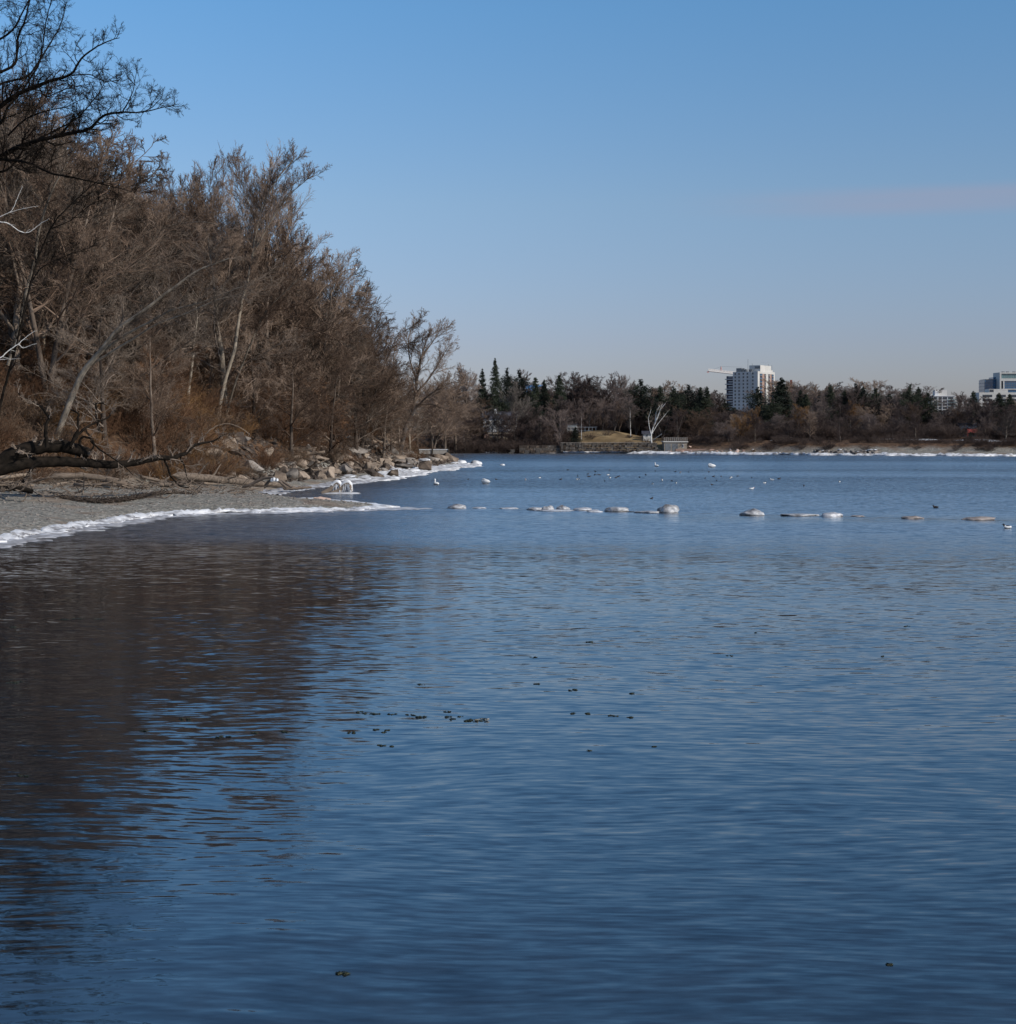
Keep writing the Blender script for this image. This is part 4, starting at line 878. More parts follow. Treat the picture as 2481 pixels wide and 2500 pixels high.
# ------------------------------------------------------------------ far shore: conifers
def conifer(seed, h, kind):
    rng = np.random.RandomState(seed); C = []; BR = []
    tr = np.zeros((1,8,3)); tr[0,:,2] = np.linspace(-.4, h*.98, 8); tr[0,:,0] = np.cumsum(rng.normal(0,.06,8)); R = np.linspace(.2,.03,8)[None]*h/13
    nw = int(h*3.6) if kind == 'spruce' else int(h*2.3)
    z0 = .12 if kind == 'spruce' else .3
    for i in range(nw):
        f = z0 + (1-z0)*(i+rng.rand())/nw; z = f*h
        if kind == 'spruce': Lm = h*.27*(1-f)**.75*1.15 + .2
        else: Lm = h*.28*(math.sin(min(1, (f-z0)/(1-z0)*1.05+.12)*math.pi)**.6*.85+.12)
        nb = 5 if kind == 'spruce' else 4
        for b in range(nb):
            a = rng.uniform(0, 6.28); L = Lm*rng.uniform(.55, 1.15); dr = -.28 if kind == 'spruce' else rng.uniform(.0,.35); 
            e = np.array([math.cos(a)*L, math.sin(a)*L, L*dr]); BR.append(((0,0,z), e))
            m = int(8 + L*17)
            t = rng.uniform(.15, 1, m)**.8; p = e[None]*t[:,None] + np.array([0,0,z]); p[:,2] += (0.18*t**2*L if kind == 'spruce' else .12*t*L)
            sp = .16*L*(1.2-t*.5)+.08; p += rng.normal(0, 1, (m,3))*sp[:,None]*np.array([1,1,.5 if kind == 'spruce' else .7]); C.append(np.concatenate([p, np.tile(e/L, (m,1))],1))
    C = np.concatenate(C); n = len(C); p = C[:,:3]; d = unit(C[:,3:] + rng.normal(0,.5,(n,3))); w = unit(np.cross(d, rng.normal(size=(n,3)))); l = rng.uniform(.22,.5,n)[:,None]; wd_ = rng.uniform(.05,.12,n)[:,None]
    V = np.stack([p - d*l*.4 + w*wd_, p - d*l*.4 - w*wd_, p + d*l*.6], 1).reshape(-1,3); Fq = np.arange(n*3).reshape(-1,3)
    q = np.stack([np.stack([np.array(s), np.array(s)+e*.5, np.array(s)+e*.95]) for s, e in BR]); rq = np.tile(np.array([.05,.03,.01]), (len(BR),1))
    Vt, Ft = tubes([(tr,R),(q,rq)], [7,3]); t = npmesh('conifer_trunk', Vt, Ft, True, [M['bark_dark_shaded']])
    return t, npmesh('conifer_crown', V, Fq, False, [M['needle']]), h
for i in range(3): PROTO.setdefault('spruce', []).append(conifer(700+i, 15, 'spruce'))
for i in range(3): PROTO.setdefault('pine', []).append(conifer(720+i, 15, 'pine'))

cf = [('spruce',1209,876,462,.85,'tallest dark spruce on the far shore at the left end of the wood'),('spruce',1178,902,462,.8,'dark spruce just left of the tallest one'),('pine',1238,900,466,.9,'bushy dark pine right of the tallest spruce'),
      ('pine',1268,905,468,1.1,'wide dark pine left of the bright blue roof'),('spruce',1307,921,462,1,'spruce in front of the bright blue roof'),('spruce',1329,928,465,.9,'small spruce right of the bright blue roof'),('spruce',1366,915,460,1,'pointed spruce standing alone between blue roof and the round grey crowns'),
      ('pine',1438,925,480,1.1,'dark pine half hidden behind grey bare crowns'),('pine',1565,927,455,1.25,'broad dark pine left of the white birch'),('spruce',1612,943,462,1.1,'dark spruce behind the white birch'),('pine',1645,945,458,1.2,'wide black pine right of the white birch'),
      ('pine',1682,941,462,1.15,'ragged dark pine left of the twin-topped spruces'),('spruce',1710,945,465,.9,'left of the twin-topped spruces'),('spruce',1726,945,463,.95,'right of the twin-topped spruces'),('pine',1770,975,470,1,'dark low pine under the crane'),
      ('pine',1850,946,460,1.25,'round dark pine covering the foot of the tower'),('spruce',1908,923,456,1.5,'large dense dark spruce in front of the right corner of the tower'),('pine',1885,975,452,1.2,'low dark pine below the large dense spruce'),('spruce',1955,952,462,.9,'spruce in front of the brick chimney house'),('spruce',1967,962,458,1.1,'spruce right of the chimney house'),
      ('spruce',2000,966,470,1,'dull spruce left of the pointed one'),('spruce',2028,941,462,1,'sharply pointed spruce left of centre of the right-hand wood'),('spruce',2064,951,464,1,'slim spruce left of the ragged pine clump'),('pine',2090,938,466,1.1,'highest ragged pine of the clump'),
      ('spruce',2108,945,468,1,'spruce right of the highest ragged pine'),('pine',2138,950,465,1.2,'right-hand pine of the clump with bare trees before it'),('spruce',2172,961,462,1,'lone small spruce between two pine clumps'),('pine',2222,940,460,.95,'tall dark pine left of the pale apartment block'),
      ('spruce',2243,946,464,.9,'spruce beside the tall dark pine by the apartment block'),('pine',2266,960,460,1.1,'low spreading pine touching the pale apartment block'),('spruce',2377,956,460,1.1,'spruce left of the glass towers'),('spruce',2440,960,458,1.2,'dark spruce below the glass towers'),('spruce',2466,962,462,1.1,'rightmost dark spruce below the glass towers'),
      ('pine',1990,1000,448,.9,'low dark evergreen in the middle of the far wood'),('spruce',2030,1008,440,.8,'small slim spruce low in the far wood'),('pine',1600,985,450,1.3,'black evergreen mass right behind the white birch'),('pine',1655,990,452,1.4,'low black evergreen under the wide pine'),('pine',1700,985,450,1.2,'low black evergreen under the twin spruces'),
      ('pine',1225,960,455,1.2,'low evergreen above the white house'),('pine',1310,990,448,1.0,'small evergreen low behind pale bare trees')]
for k, px, tp, D, w, lab in cf:
    x = X_(px, D); h = Z_(tp, D) - gz(x, D); put_tree(k+'_tree', rr.choice(PROTO[k]), x, D, h, lab, 'conifers on the far shore', wide=w*(13/h if h > 13 else 1))
D = 428; x = X_(1405, D); put_tree('spruce_tree', PROTO['spruce'][0], x, D, Z_(1043,D)-gz(x,D), 'small dense spruce on the brown lawn by the seawall', wide=1.25)
D = 418; x = X_(2370, D); put_tree('spruce_tree', PROTO['spruce'][1], x, D, 2.0, 'tiny dark shrub-sized spruce on the snow patch at the right', wide=1.2)

# bare trees of the far shore
def far_tree(px, tp, D, lab, mats=None, w=1.0, grp='bare trees across the bay', kind=0, name='bare_tree'):
    x = X_(px, D); h = Z_(tp, D) - gz(x, D); put_tree(name, PROTO['far'][kind % 5], x, D, h, lab, grp, wide=w, mats=mats)
for a in [(1805,1005,424,'amber willow standing at the water edge below the tower',('bark_dark_shaded','twig_amber'),1.2,None,1,'willow_tree'),(1845,985,436,'faint amber-tipped bare tree right of the willow',('bark_far','twig_amber'),.8,None,2,'bare_tree'),
          (1945,985,440,'amber-crowned bare tree under the chimney house',('bark_far','twig_amber'),.9,None,3,'bare_tree'),(2080,985,450,'yellow-brown crown showing through the right-hand wood',('bark_far','twig_amber'),1.0,None,0,'bare_tree'),
          (1255,945,442,'large pale-limbed bare tree in front of the white house',('bark_pale','bark_far'),1.1,None,0,'bare_tree'),(1215,985,436,'smaller pale bare tree left of the large pale one',('bark_pale','bark_far'),1.0,None,2,'bare_tree'),
          (1540,985,440,'bare tree with white birch trunks left of the broad pine',('bark_white','bark_far'),.9,None,4,'birch_tree'),(1420,1000,436,'thin birch-trunked tree above the brown lawn',('bark_white','twig_far'),.7,None,4,'birch_tree'),
          (1398,905,470,'leftmost of the big round grey crowns',None,1.2,None,1,'bare_tree'),(1435,907,474,'middle of the big round grey crowns',None,1.2,None,3,'bare_tree'),(1475,915,472,'rightmost of the big round grey crowns',None,1.2,None,1,'bare_tree'),
          (1500,960,445,'rounded grey tree standing behind the brown lawn',None,1.4,None,3,'bare_tree'),(2455,1002,405,'large pale grey tree nearest the water at the right edge',('bark_pale','bark_far'),1.3,None,1,'bare_tree'),
          (2236,1000,410,'tall trunked bare tree with a rounded crown at the right-hand snow patch',('bark_pale','twig_far'),.9,None,2,'bare_tree'),(1272,893,480,'bare crown peering over the dark pines at the left',None,1,None,2,'bare_tree'),(1140,903,470,'thin grey crown between the wooded point and the tallest spruce',None,1,None,4,'bare_tree'),
          (1526,920,480,'thin grey crown topping the gap left of the broad pine',None,.8,None,4,'bare_tree'),(1757,965,470,'thin bare crown left of the tower below the crane',None,.9,None,4,'bare_tree'),
          (2390,965,445,'dark reddish bare crown under the glass towers',None,1.3,None,1,'bare_tree'),(2345,966,455,'thin upright bare tree right of the apartment block',None,.9,None,0,'bare_tree')]:
    far_tree(a[0],a[1],a[2],a[3],a[4],a[5],a[6],a[7],a[8])
# white birch on the sea wall
path_tree('white_birch', 'bright white branching birch standing at the right end of the seawall',
    [([(1592,1096),(1591,1075),(1590,1060),(1598,1035),(1608,1010),(1618,985)],419,419,.22,.04),([(1590,1062),(1585,1040),(1583,1020),(1590,1000)],419,419,.09,.03),([(1592,1058),(1606,1035),(1620,1018),(1632,1003)],419,419,.09,.03),
     ([(1600,1030),(1602,1005),(1612,990)],419,419,.1,.05),([(1594,1045),(1606,1020),(1612,1000),(1625,985)],419,418,.12,.05)],
    sp_path(.9, 1.6, .02, .08, (20,50), 4, 3, .12, 2, .4), ('bark_white','bark_pale'), 30)
rf = random.Random(21); cnt = 0
for D, lo, hi in ((432, 1000, 1032), (444, 985, 1018), (458, 965, 1000), (474, 945, 985), (492, 935, 972), (512, 925, 965)):
    x = X_(1060, D)
    while x < X_(2560, D):
        px = CX + x/D*F; yy = D + rf.uniform(-5, 5) - (px-1100)/1400*14; x += rf.uniform(3.6, 6.6) if D > 440 else rf.uniform(5, 9)
        if 1385 < px < 1600 and D < 450: continue
        if 1165 < px < 1265 and D < 445 and rf.random() < .5: continue
        if 2330 < px < 2395 and D < 450: continue
        if 1620 < px < 1690 and D < 440: continue
        tp = rf.uniform(lo, hi) + (12 if px > 2250 else 0)
        if 1735 < px < 1895: tp = max(tp, rf.uniform(992, 1006))
        if 2255 < px < 2350: tp = max(tp, rf.uniform(990, 1005))
        if px > 2370: tp = max(tp, rf.uniform(975, 990))
        far_tree(px, tp, yy, 'grey-brown leafless tree among many in the wood across the bay', rf.choice((None,None,None,('bark_pale','twig_far'),('bark_far','twig_brown'))), rf.uniform(1.15,1.9), 'bare trees filling the far wood', rf.randrange(5)); cnt += 1
for D in (505, 535):
    x = X_(1060, D)
    while x < X_(2560, D):
        px = CX + x/D*F; x += rf.uniform(5, 9); k = rf.choice(('pine','spruce','pine')); X0 = X_(px, D); h = Z_(rf.uniform(975, 1003) + (18 if (1735 < px < 1895 or 2255 < px < 2350) else 0), D) - gz(X0, D)
        put_tree(k+'_tree', rf.choice(PROTO[k]), X0, D, h, 'dark evergreen hidden deep in the far wood behind bare crowns', 'evergreens at the back of the far wood', wide=1.9); cnt += 1
print('far trees', cnt)
# low brush along the far bank
pts_f = []
for _ in range(230):
    px = rf.uniform(1075, 2520); x = X_(px, 420); y = float(shoreY(x)) + rf.uniform(9, 22)
    if 1395 < px < 1640 and rf.random() < .8: continue
    pts_f.append((x, y, rf.uniform(.4, 1.0)))
tag(brush('far_brush', '', pts_f, 'thicket', 9), 'low rusty brush along the bank across the bay', 'brush')
pts_f = []
for _ in range(150):
    px = rf.uniform(1060, 1400); D = rf.uniform(425, 440); pts_f.append((X_(px, D), D, rf.uniform(.9, 1.7)))
tag(brush('far_thicket', '', pts_f, 'thicket', 10), 'dull purple-brown thicket around the white house across the bay', 'brush')

pts_f = []
for _ in range(420):
    px = rf.uniform(1060, 2540); D = rf.uniform(428, 446) - max(0, px-1900)/600*12
    if 1380 < px < 1690 and D < 462: D += 30
    if 1165 < px < 1275: D += 28
    if 2335 < px < 2400: D += 26
    pts_f.append((X_(px, D), D, rf.uniform(1.0, 1.9)))
tag(brush('far_understorey', '', pts_f, 'thicket', 11), 'dark leafless undergrowth between the trunks of the wood across the bay', 'brush')
# far shore rocks
n = 0
for (a, b, c, mat, lab, gp) in [(1985,2152,46,'rock_grey','grey boulder in the long heap along the far shore on the right','far boulders on the right'),(1630,1690,13,'rock_pink','pinkish stone in the slope beside the boathouse','pink stones by the boathouse'),
                        (1725,1830,10,'rock_pink','pale pink stone scattered on the far shingle','pink stones on the far shingle'),(1830,1870,5,'rock','brown rock lying on the far shingle under the willow','far rocks under the willow'),(1290,1640,28,'rock','brown rock at the foot of the far seawall','rocks at the seawall foot')]:
    for _ in range(c):
        px = rf.uniform(a, b); x = X_(px, 412); y = float(shoreY(x)) + rf.uniform(3, 9 if a != 1630 else 13); x = X_(px, y)
        put_rock(x, y, rf.uniform(.8, 1.7)*(1.15 if a == 1985 else .75), lab, gp, rf, mat=mat, cap=(rf.random() < .12)); n += 1
# snow patches on the far lawns
def patch(name, px0, px1, py, D, dep, lab, seed):
    rng = np.random.RandomState(seed); k = 26; a = np.linspace(0, 2*math.pi, k, endpoint=False); cx = X_((px0+px1)/2, D); rx = (px1-px0)/2/F*D
    rr_ = 1 + rng.normal(0,.12,k); P = np.stack([cx+np.cos(a)*rx*rr_, D+np.sin(a)*dep*rr_],1); ring2 = np.stack([cx+np.cos(a)*rx*rr_*.6, D+np.sin(a)*dep*rr_*.6],1)
    V = np.concatenate([np.c_[P, ground_z(P[:,0],P[:,1])-.02], np.c_[ring2, ground_z(ring2[:,0],ring2[:,1])+.22], [[cx, D, gz(cx,D)+.26]]])
    i = np.arange(k); j = (i+1)%k
    me = npmesh(name, V, [np.stack([i,j,k+j,k+i],1), np.stack([k+i,k+j,np.full(k,2*k)],1)], True, [M['snow']]); tag(link(name, me), kind='structure')
for a in [(2190,2290,0,418,3,'',1),(2335,2440,0,412,4,'',2),(2380,2520,0,404,2,'',3),(1880,1945,0,426,2,'',4),(1120,1180,0,432,3,'',5),(1250,1330,0,424,1.5,'',6),(1340,1385,0,424,1.6,'',7),(2140,2200,0,424,1.5,'',9)]: patch('snow', *a)

# seawall of rough stone courses
sw = empty('seawall', (X_(1370,417), 417.5, 0)); rs_ = random.Random(2)
x0 = 0; L_ = X_(1603,417)-X_(1370,417)
mbw = MB()
for r_ in range(4):
    x = 0; zz = .55 + r_*.55
    while x < L_:
        w = rs_.uniform(.4, 1.1); mbw.box(x+.03, x+w-.03, rs_.uniform(-.3,.3)+r_*.4, 2.5+r_*.3, zz+.01*r_, zz+rs_.uniform(.42,.56), rs_.choice((0,0,1))); x += w
mbw.build('stone_courses', [M['rock_grey'], M['rock']], sw)
m1 = MB(); m1.box(0, L_, 1.3, 3.6, 2.78, 2.84); m1.build('coping', M['rock_grey'], sw); tag(sw, 'long low seawall of rough stone blocks below the brown lawn across the bay', 'wall')
sw = empty('seawall', (X_(1268,419), 418.5, 0)); mbw = MB()
for r_ in range(3):
    x = 0
    while x < X_(1360,417)-X_(1268,417): w = rs_.uniform(1.2,3); mbw.box(x+.02, x+w-.02, rs_.uniform(-.1,.2)+r_*.5, 3+r_*.2, .2+r_*.62, .2+r_*.62+.6, rs_.choice((0,1))); x += w
mbw.build('stone_courses', [M['rock'], M['rock_grey']], sw); tag(sw, 'stepped broken stone landing left of the long seawall', 'wall')
for px in (1248, 1283, 1310): 
    m1 = MB(); m1.box(-.6,.6,-.4,.4,-.6,1.1); m1.box(-.2,.9,-.3,.5,1.1,1.8); D = 417; o = m1.build('broken_block', M['rock_wet'], None, (X_(px,D), D, gz(X_(px,D),D)+.5), .2); tag(o, 'dark broken concrete block at the left end of the far shore steps', 'rock', 'dark blocks on the far landing')

# ------------------------------------------------------------------ buildings
def win(parent, x, y, z, w, h, d=.06, axis='y', mat='glass', frame='white', fr=.08):
    """window on a face: frame + pane, face normal -y (axis y) or +x (axis x)"""
    m1 = MB(); m2 = MB()
    if axis == 'y': m1.box(x-fr, x+w+fr, y-d, y+.02, z-fr, z+h+fr); m2.box(x, x+w, y-d-.02, y-d+.01, z, z+h)
    else: m1.box(x-.02, x+d, y-fr, y+w+fr, z-fr, z+h+fr); m2.box(x+d-.01, x+d+.02, y, y+w, z, z+h)
    f = m1.build('window', M[frame], parent); m2.build('pane', M[mat], f); return f
def house(px0, px1, D, zb, wall_h, roof_h, depth, wallm, roofm, label, wins=(), chim=None, rz=0):
    w = X_(px1,D)-X_(px0,D); o = empty('house', (X_(px0,D), D, zb), rz)
    m1 = MB(); m1.box(0,w,0,depth,-1,wall_h); m1.build('wall', M[wallm], o)
    m1 = MB(); m1.gable(0,w,0,depth,wall_h+.01,wall_h+roof_h); r = m1.build('roof', M[roofm], o)
    for (a, z, ww, hh) in wins: win(o, a*w, 0, z, ww, hh)
    if chim: m1 = MB(); m1.box(chim[0], chim[0]+chim[1], depth*.3, depth*.3+1, wall_h, wall_h+chim[2]); m1.build('chimney', M[chim[3]], r)
    tag(o, label, 'house'); return o
zb = 5.5
o = house(1180,1262,448,6.5,2.7,2.0,9,'white','darkroof','white house with a dark roof behind pale bare trees across the bay',
      [(.08,.9,1.0,1.2),(.3,.9,1.0,1.2),(.55,.9,1.4,1.2),(.82,.9,1.0,1.2)], (3,.7,2.6,'white'))
m1 = MB(); m1.box(.2, X_(1262,448)-X_(1180,448)-.2, .3, 8.7, -3, -1.002); m1.build('lower_storey', M['brickpanel'], o)
house(1195,1240,440,3.4,1.5,.5,3,'tan','tan','low tan garden building below the white house across the bay', [(.2,.3,.7,.6),(.6,.3,.7,.6)])
house(1284,1324,620,4,16.2,3.0,9,'offwhite','blueroof','house with a bright blue roof behind the dark spruces', [(.3,10,1,1.2)])
house(2345,2392,446,4.4,2.9,.7,8,'white','darkroof','white low house with a red deck among trees at the right', [(.18,1.4,.8,.7),(.33,1.4,.8,.7),(.62,1.2,1.2,.9)])
o = empty('red_deck', (X_(2362,443), 443, 4.4)); m1 = MB(); m1.box(0,2.8,0,2.6,.9,1.05); m1.build('floor', M['red'], o); m1 = MB(); m1.box(0,2.8,0,.1,1.1,1.9); m1.build('railing', M['red'], o)
for q in (0.05, 2.6): m1 = MB(); m1.box(q,q+.15,.02,.17,-1,.9); m1.build('post', M['red'], o)
tag(o, 'dark red raised deck in front of the white low house', 'deck')
house(1571,1592,432,3.9,1.1,.8,2.2,'offwhite','darkroof','tiny pale shed left of the white birch', [(.3,.4,.5,.5)])
# chimney house
o = house(1934,1962,640,4.5,13,5.5,9,'offwhite','darkroof','tall house with a brick chimney and dark roof right of the tower', [(.3,9.5,.9,1.3),(.65,9.5,.9,1.3)], (-.2,.8,8.2,'brick'))
house(1967,1990,660,4.5,13,1.2,8,'white','brick','small white and brick house end right of the chimney house', [(.3,10.5,.9,1.3),(.6,10.5,.9,1.3)])
# pavilion on the mound
o = empty('pavilion', (X_(1385,447), 447, gz(X_(1420,447),447)-.2)); w = X_(1455,447)-X_(1385,447)
for i in range(9): m1 = MB(); m1.box(i*w/8-.07, i*w/8+.07, 0, .14, 0, 1.5); m1.build('post', M['offwhite'], o)
m1 = MB(); m1.box(-.3, w+.3, -.1, .3, 1.52, 1.68); m1.build('beam', M['offwhite'], o); m1 = MB(); m1.box(0, w*.35, .3, 3, .1, 2.3); m1.build('wall', M['offwhite'], o)
m1 = MB(); m1.box(-.4, w*.35+.4, -.2, 3.4, 2.31, 2.5); m1.build('roof', M['darkroof'], o); m1 = MB(); m1.box(0, w, .05, .12, .6, .7); m1.build('rail', M['offwhite'], o); tag(o, 'low pale pavilion with a row of posts on top of the brown lawn', 'pavilion')
# boathouse with roof deck
D = 421; o = empty('boathouse', (X_(1622,D), D, gz(X_(1650,D),D)-.1)); w = X_(1678,D)-X_(1622,D); hb = 2.3
m1 = MB(); m1.box(0,w,0,6,-.5,hb); m1.build('wall', M['tan'], o)
m1 = MB(); m1.box(-.25,w+.25,-.25,6.2,hb+.003,hb+.26); m1.build('roof', M['offwhite'], o)
for (a, b) in ((.25,1.7),(2.0,3.5)): m1 = MB(); m1.box(a,b,-.06,.02,-.3,1.9); d_ = m1.build('door', M['steel'], o); m1 = MB(); m1.box(b-.25,b-.15,-.1,-.05,.8,1.0); m1.build('handle', M['black'], d_)
win(o, 4.6, 0, 1.0, .35, .7)
for i in range(12): m1 = MB(); m1.box(i*w/11-.05,i*w/11+.05,.05,.15,hb+.26,hb+1.2); m1.build('post', M['greywood'], o)
for z in (.6,.9,1.2): m1 = MB(); m1.box(-.1,w+.1,.0,.05,hb+z-.03,hb+z+.03); m1.build('rail', M['greywood'], o)
tag(o, 'flat-roofed tan boathouse with a railed deck on top at the far shingle', 'boathouse')
D = 417; m1 = MB(); m1.box(0, X_(1742,D)-X_(1650,D), 0, 1.6, 0, .55); o = m1.build('concrete_slipway', M['rock_pink'], None, (X_(1650,D), D, gz(X_(1690,D),D)-.05)); tag(o, 'pale low concrete slab running right from the boathouse', 'slab')
# beached boat hull seen left
D = 428; o = empty('rowing_boat', (X_(1112,D), D, gz(X_(1125,D),D)+.9), -.1); Lb = X_(1142,D)-X_(1112,D)
ring = []; nB = 9
for i in range(nB):
    f = i/(nB-1); hw = .55*math.sin(min(1, f*1.5+.25)*math.pi/2)*(1-max(0,f-.75)*3.6 if f > .75 else 1); ring.append([(f*Lb, -hw, .5+.15*f), (f*Lb, -hw*.8, .15), (f*Lb, 0, 0 + .3*max(0,f-.7)), (f*Lb, hw*.8, .15), (f*Lb, hw, .5+.15*f)])
Vb = np.array(ring).reshape(-1,3); q = [(i*5+k, (i+1)*5+k, (i+1)*5+k+1, i*5+k+1) for i in range(nB-1) for k in range(4)]
me = npmesh('hull', Vb, np.array(q), True, [M['offwhite']]); h_ = link('hull', me, o); sd = h_.modifiers.new('t', 'SOLIDIFY'); sd.thickness = .05
m1 = MB(); m1.box(Lb*.3, Lb*.3+.2, -.45, .45, .38, .42); m1.box(Lb*.6, Lb*.6+.2, -.42, .42, .40, .44); m1.build('seats', M['greywood'], o); tag(o, 'small cream boat hauled up in the brush past the wooded point', 'boat')
# leaning pole by the birch
m1 = MB(); m1.bar((0,0,0),(X_(1616,418)-X_(1594,418),0,(1074-1059)/F*418),.09,6); o = m1.build('leaning_pole', M['steel'], None, (X_(1594,418), 417.4, Z_(1074,418))); tag(o, 'grey pole slanting out beside the white birch trunk', 'pole')
for px, lab in ((1110,'left'),(1137,'right')):
    D = 424; m1 = MB(); m1.bar((0,0,-.5),(0,0,3.0),.06,6); o = m1.build('shore_post', M['darkwood'], None, (X_(px,D), D, gz(X_(px,D),D))); tag(o, 'thin dark post on the far bank, %s one of the pair below the cream boat' % lab, 'post')

# the apartment tower
D = 1333; ang = math.atan2(-12, 18); cxx = X_(1848.5, D); LW = 21.6; LD = 33.0
ox = cxx - LW*math.cos(ang); oy = D - LW*math.sin(ang); T = empty('apartment_tower', (ox, oy, 5), ang); top = Z_(907, D) - 5; fl = 2.82
m1 = MB(); m1.box(0, LW, 0, LD, -2, top); m1.build('wall', M['conc'], T)
m1 = MB(); m1.box(LW+.003, LW+.7, 0, LD, top-1.6, top+.35); m1.box(LW+.003, LW+.7, 0, 3.6, -2, top-1.6); m1.box(LW+.003, LW+.7, LD-2.2, LD, -2, top-1.6)
m1.box(LW*.745, LW*.775, -.25, -.003, -2, top); m1.build('white_trim', M['concwhite'], T)
nf = int(top/fl)
for r_ in range(nf):
    z = top - 2.35 - r_*fl
    if z < 8: break
    for f in (.07,.23,.41,.575,.80):
        win(T, LW*f, 0, z, 1.35, 1.55, d=.12, frame='conc')
bays = [(4.0,8.6),(13.0,16.0),(20.5,23.6),(27.0,30.6)]
for a, b in bays:
    m1 = MB(); m1.box(LW+.003, LW+.12, a, b, 4, top-1.62); m1.build('balcony_bay', M['balcony_shade'], T)  # dark sheet on the flat wall, painting the shade inside each bay
pr = 3.6
for a, b in bays:
    m1 = MB(); m1.box(LW+.003, LW+.55, pr+.01, a-.01, -2, top-1.62); m1.build('brick_pier', M['brickpanel'] if a in (13.0, 27.0) else M['concwhite'], T); pr = b
for r_ in range(min(nf, 12)):
    z = top - 1.9 - r_*fl - .9
    for a, b in bays:
        m1 = MB(); m1.box(LW+.125, LW+.95, a+.1, b-.1, z-.35, z-.2); bal = m1.build('balcony', M['concwhite'], T)
        m1 = MB(); m1.box(LW+.8, LW+.9, a+.12, b-.12, z-.195, z+.75); m1.build('railing', M['blueglass'] if b-a > 3.3 else M['steel'], bal)
# recessed balcony stack on the left end, its shade painted into the wing
m1 = MB(); m1.box(-6.8, -.003, 2.0, 14, -2, top-3.2); m1.build('side_wing', M['balcony_shade'], T)
for r_ in range(min(nf, 13)):
    z = top - 6.2 - r_*fl*1.45
    if z < 4: break
    m1 = MB(); m1.box(-7.4, -.006, .2, 1.997, z, z+.75); sl = m1.build('balcony', M['concwhite'], T)
    m1 = MB(); m1.box(-4.2, -.4, .5, .7, z+1.9, z+2.75); m1.build('railing', M['concwhite'], sl)
m1 = MB(); m1.box(LW*.55, LW+.2, 6, 15, top+.003, top+5.4); m1.build('penthouse', M['conc'], T)
m1 = MB(); m1.box(LW*.8, LW+.1, 15.2, 27, top+.003, top+5.3); m1.box(LW*.8, LW+.1, 27, 30, top+.003, top+1.9); m1.build('lift_housing', M['concwhite'], T)
m1 = MB(); m1.box(LW*.78, LW*1.0, 5.8, 5.99, top+2.6, top+4.6); m1.build('louvre', M['steel'], T)
m1 = MB(); m1.box(1.6, 6.4, 3, 6, top+.003, top+3.2); m1.box(7.4, 8.6, 3, 5, top+.003, top+3.0); m1.box(9.2,10.8,3,5,top+.003,top+2.2); m1.build('cooling_units', M['steel'], T)
for (a, b, z0, z1) in ((11.2,5,top,top+10.5),(LW,22,top+5.3,top+6.8),(LW-1,31,top,top+6.2),(LW-1,28.5,top,top+5.2),(LW-.6,24.8,top,top+5.5),(15,5,top+5.4,top+7)):
    m1 = MB(); m1.bar((a,b,z0),(a,b,z1),.13,6); m1.build('antenna', M['steel'], T)
m1 = MB()
for a in (12.5, 13.7, 15.0): m1.bar((a,4.5,top),(a+.2,4.3,top+2.2),.5,8)
m1.build('roof_dishes', M['steel'], T); tag(T, 'tall pale concrete apartment tower with a balconied right side above the far wood', 'tower')
# smoke from the tower roof
def smoke():
    m = bpy.data.materials.new('smoke'); m.use_nodes = True; nt = m.node_tree; nt.nodes.remove(nt.nodes['Principled BSDF']); out = nt.nodes['Material Output']
    v = N(nt, 'ShaderNodeVolumePrincipled'); v.inputs['Color'].default_value = (.75,.78,.85,1); v.inputs['Density'].default_value = .05; nt.links.new(v.outputs[0], out.inputs['Volume']); return m
me = lump_mesh('smoke', 5, 3, .45, 2.2, mats=()); me.materials.append(smoke()); D = 1345
o = link('smoke_plume', me, None, (X_(1866,D), D, Z_(886,D)), sc=(12, 4, 2.6)); tag(o, 'faint bluish smoke drifting right from the tower roof', 'smoke')
# crane behind the tower
D = 1420; K = empty('tower_crane', (X_(1798,D), D+6, 5)); zj = Z_(912,D)-5; m1 = MB(); Lc = X_(1798,D)-X_(1732,D); zl = Z_(905,D)-5
def truss(mb_, a, b, hw, n, r=.16):
    a = Vector(a); b = Vector(b)
    cs = [Vector((0,-hw,0)), Vector((0,hw,0)), Vector((0,0,hw*1.7))]
    for c in cs: mb_.bar(a+c, b+c, r, 4)
    for i in range(n):
        p = a.lerp(b, i/n); q = a.lerp(b, (i+1)/n); mb_.bar(p+cs[0], q+cs[2], r*.7, 3); mb_.bar(p+cs[2], q+cs[0], r*.7, 3); mb_.bar(p+cs[1], q+cs[2], r*.7, 3)
truss(m1, (-Lc,0,zl-.2),(0,0,zj-.4), 1.1, 26, .34); m1.build('jib', M['cranewhite'], K)
m1 = MB(); px_ = -(1798-1763)/F*D; zt = Z_(894,D)-5; zc = zl+(zj-zl)*.5; m1.bar((px_-1,0,zc),(px_,0,zt),.3,4); m1.bar((px_+1,0,zc),(px_,0,zt),.3,4); m1.bar((px_-.6,0,zc+4),(px_+.6,0,zc+4),.2,4); m1.build('mast_head', M['cranered'], K)
m1 = MB(); m1.bar((px_,0,zt),(-Lc*.85,0,zl+1),.07,3); m1.bar((px_,0,zt),(6,0,zt-.6),.07,3); m1.build('stay_cables', M['steel'], K)
m1 = MB(); m1.box(-Lc-1.2,-Lc+.4,-1,1,zl-1.5,zl-.2); m1.build('jib_tip', M['cranered'], K)
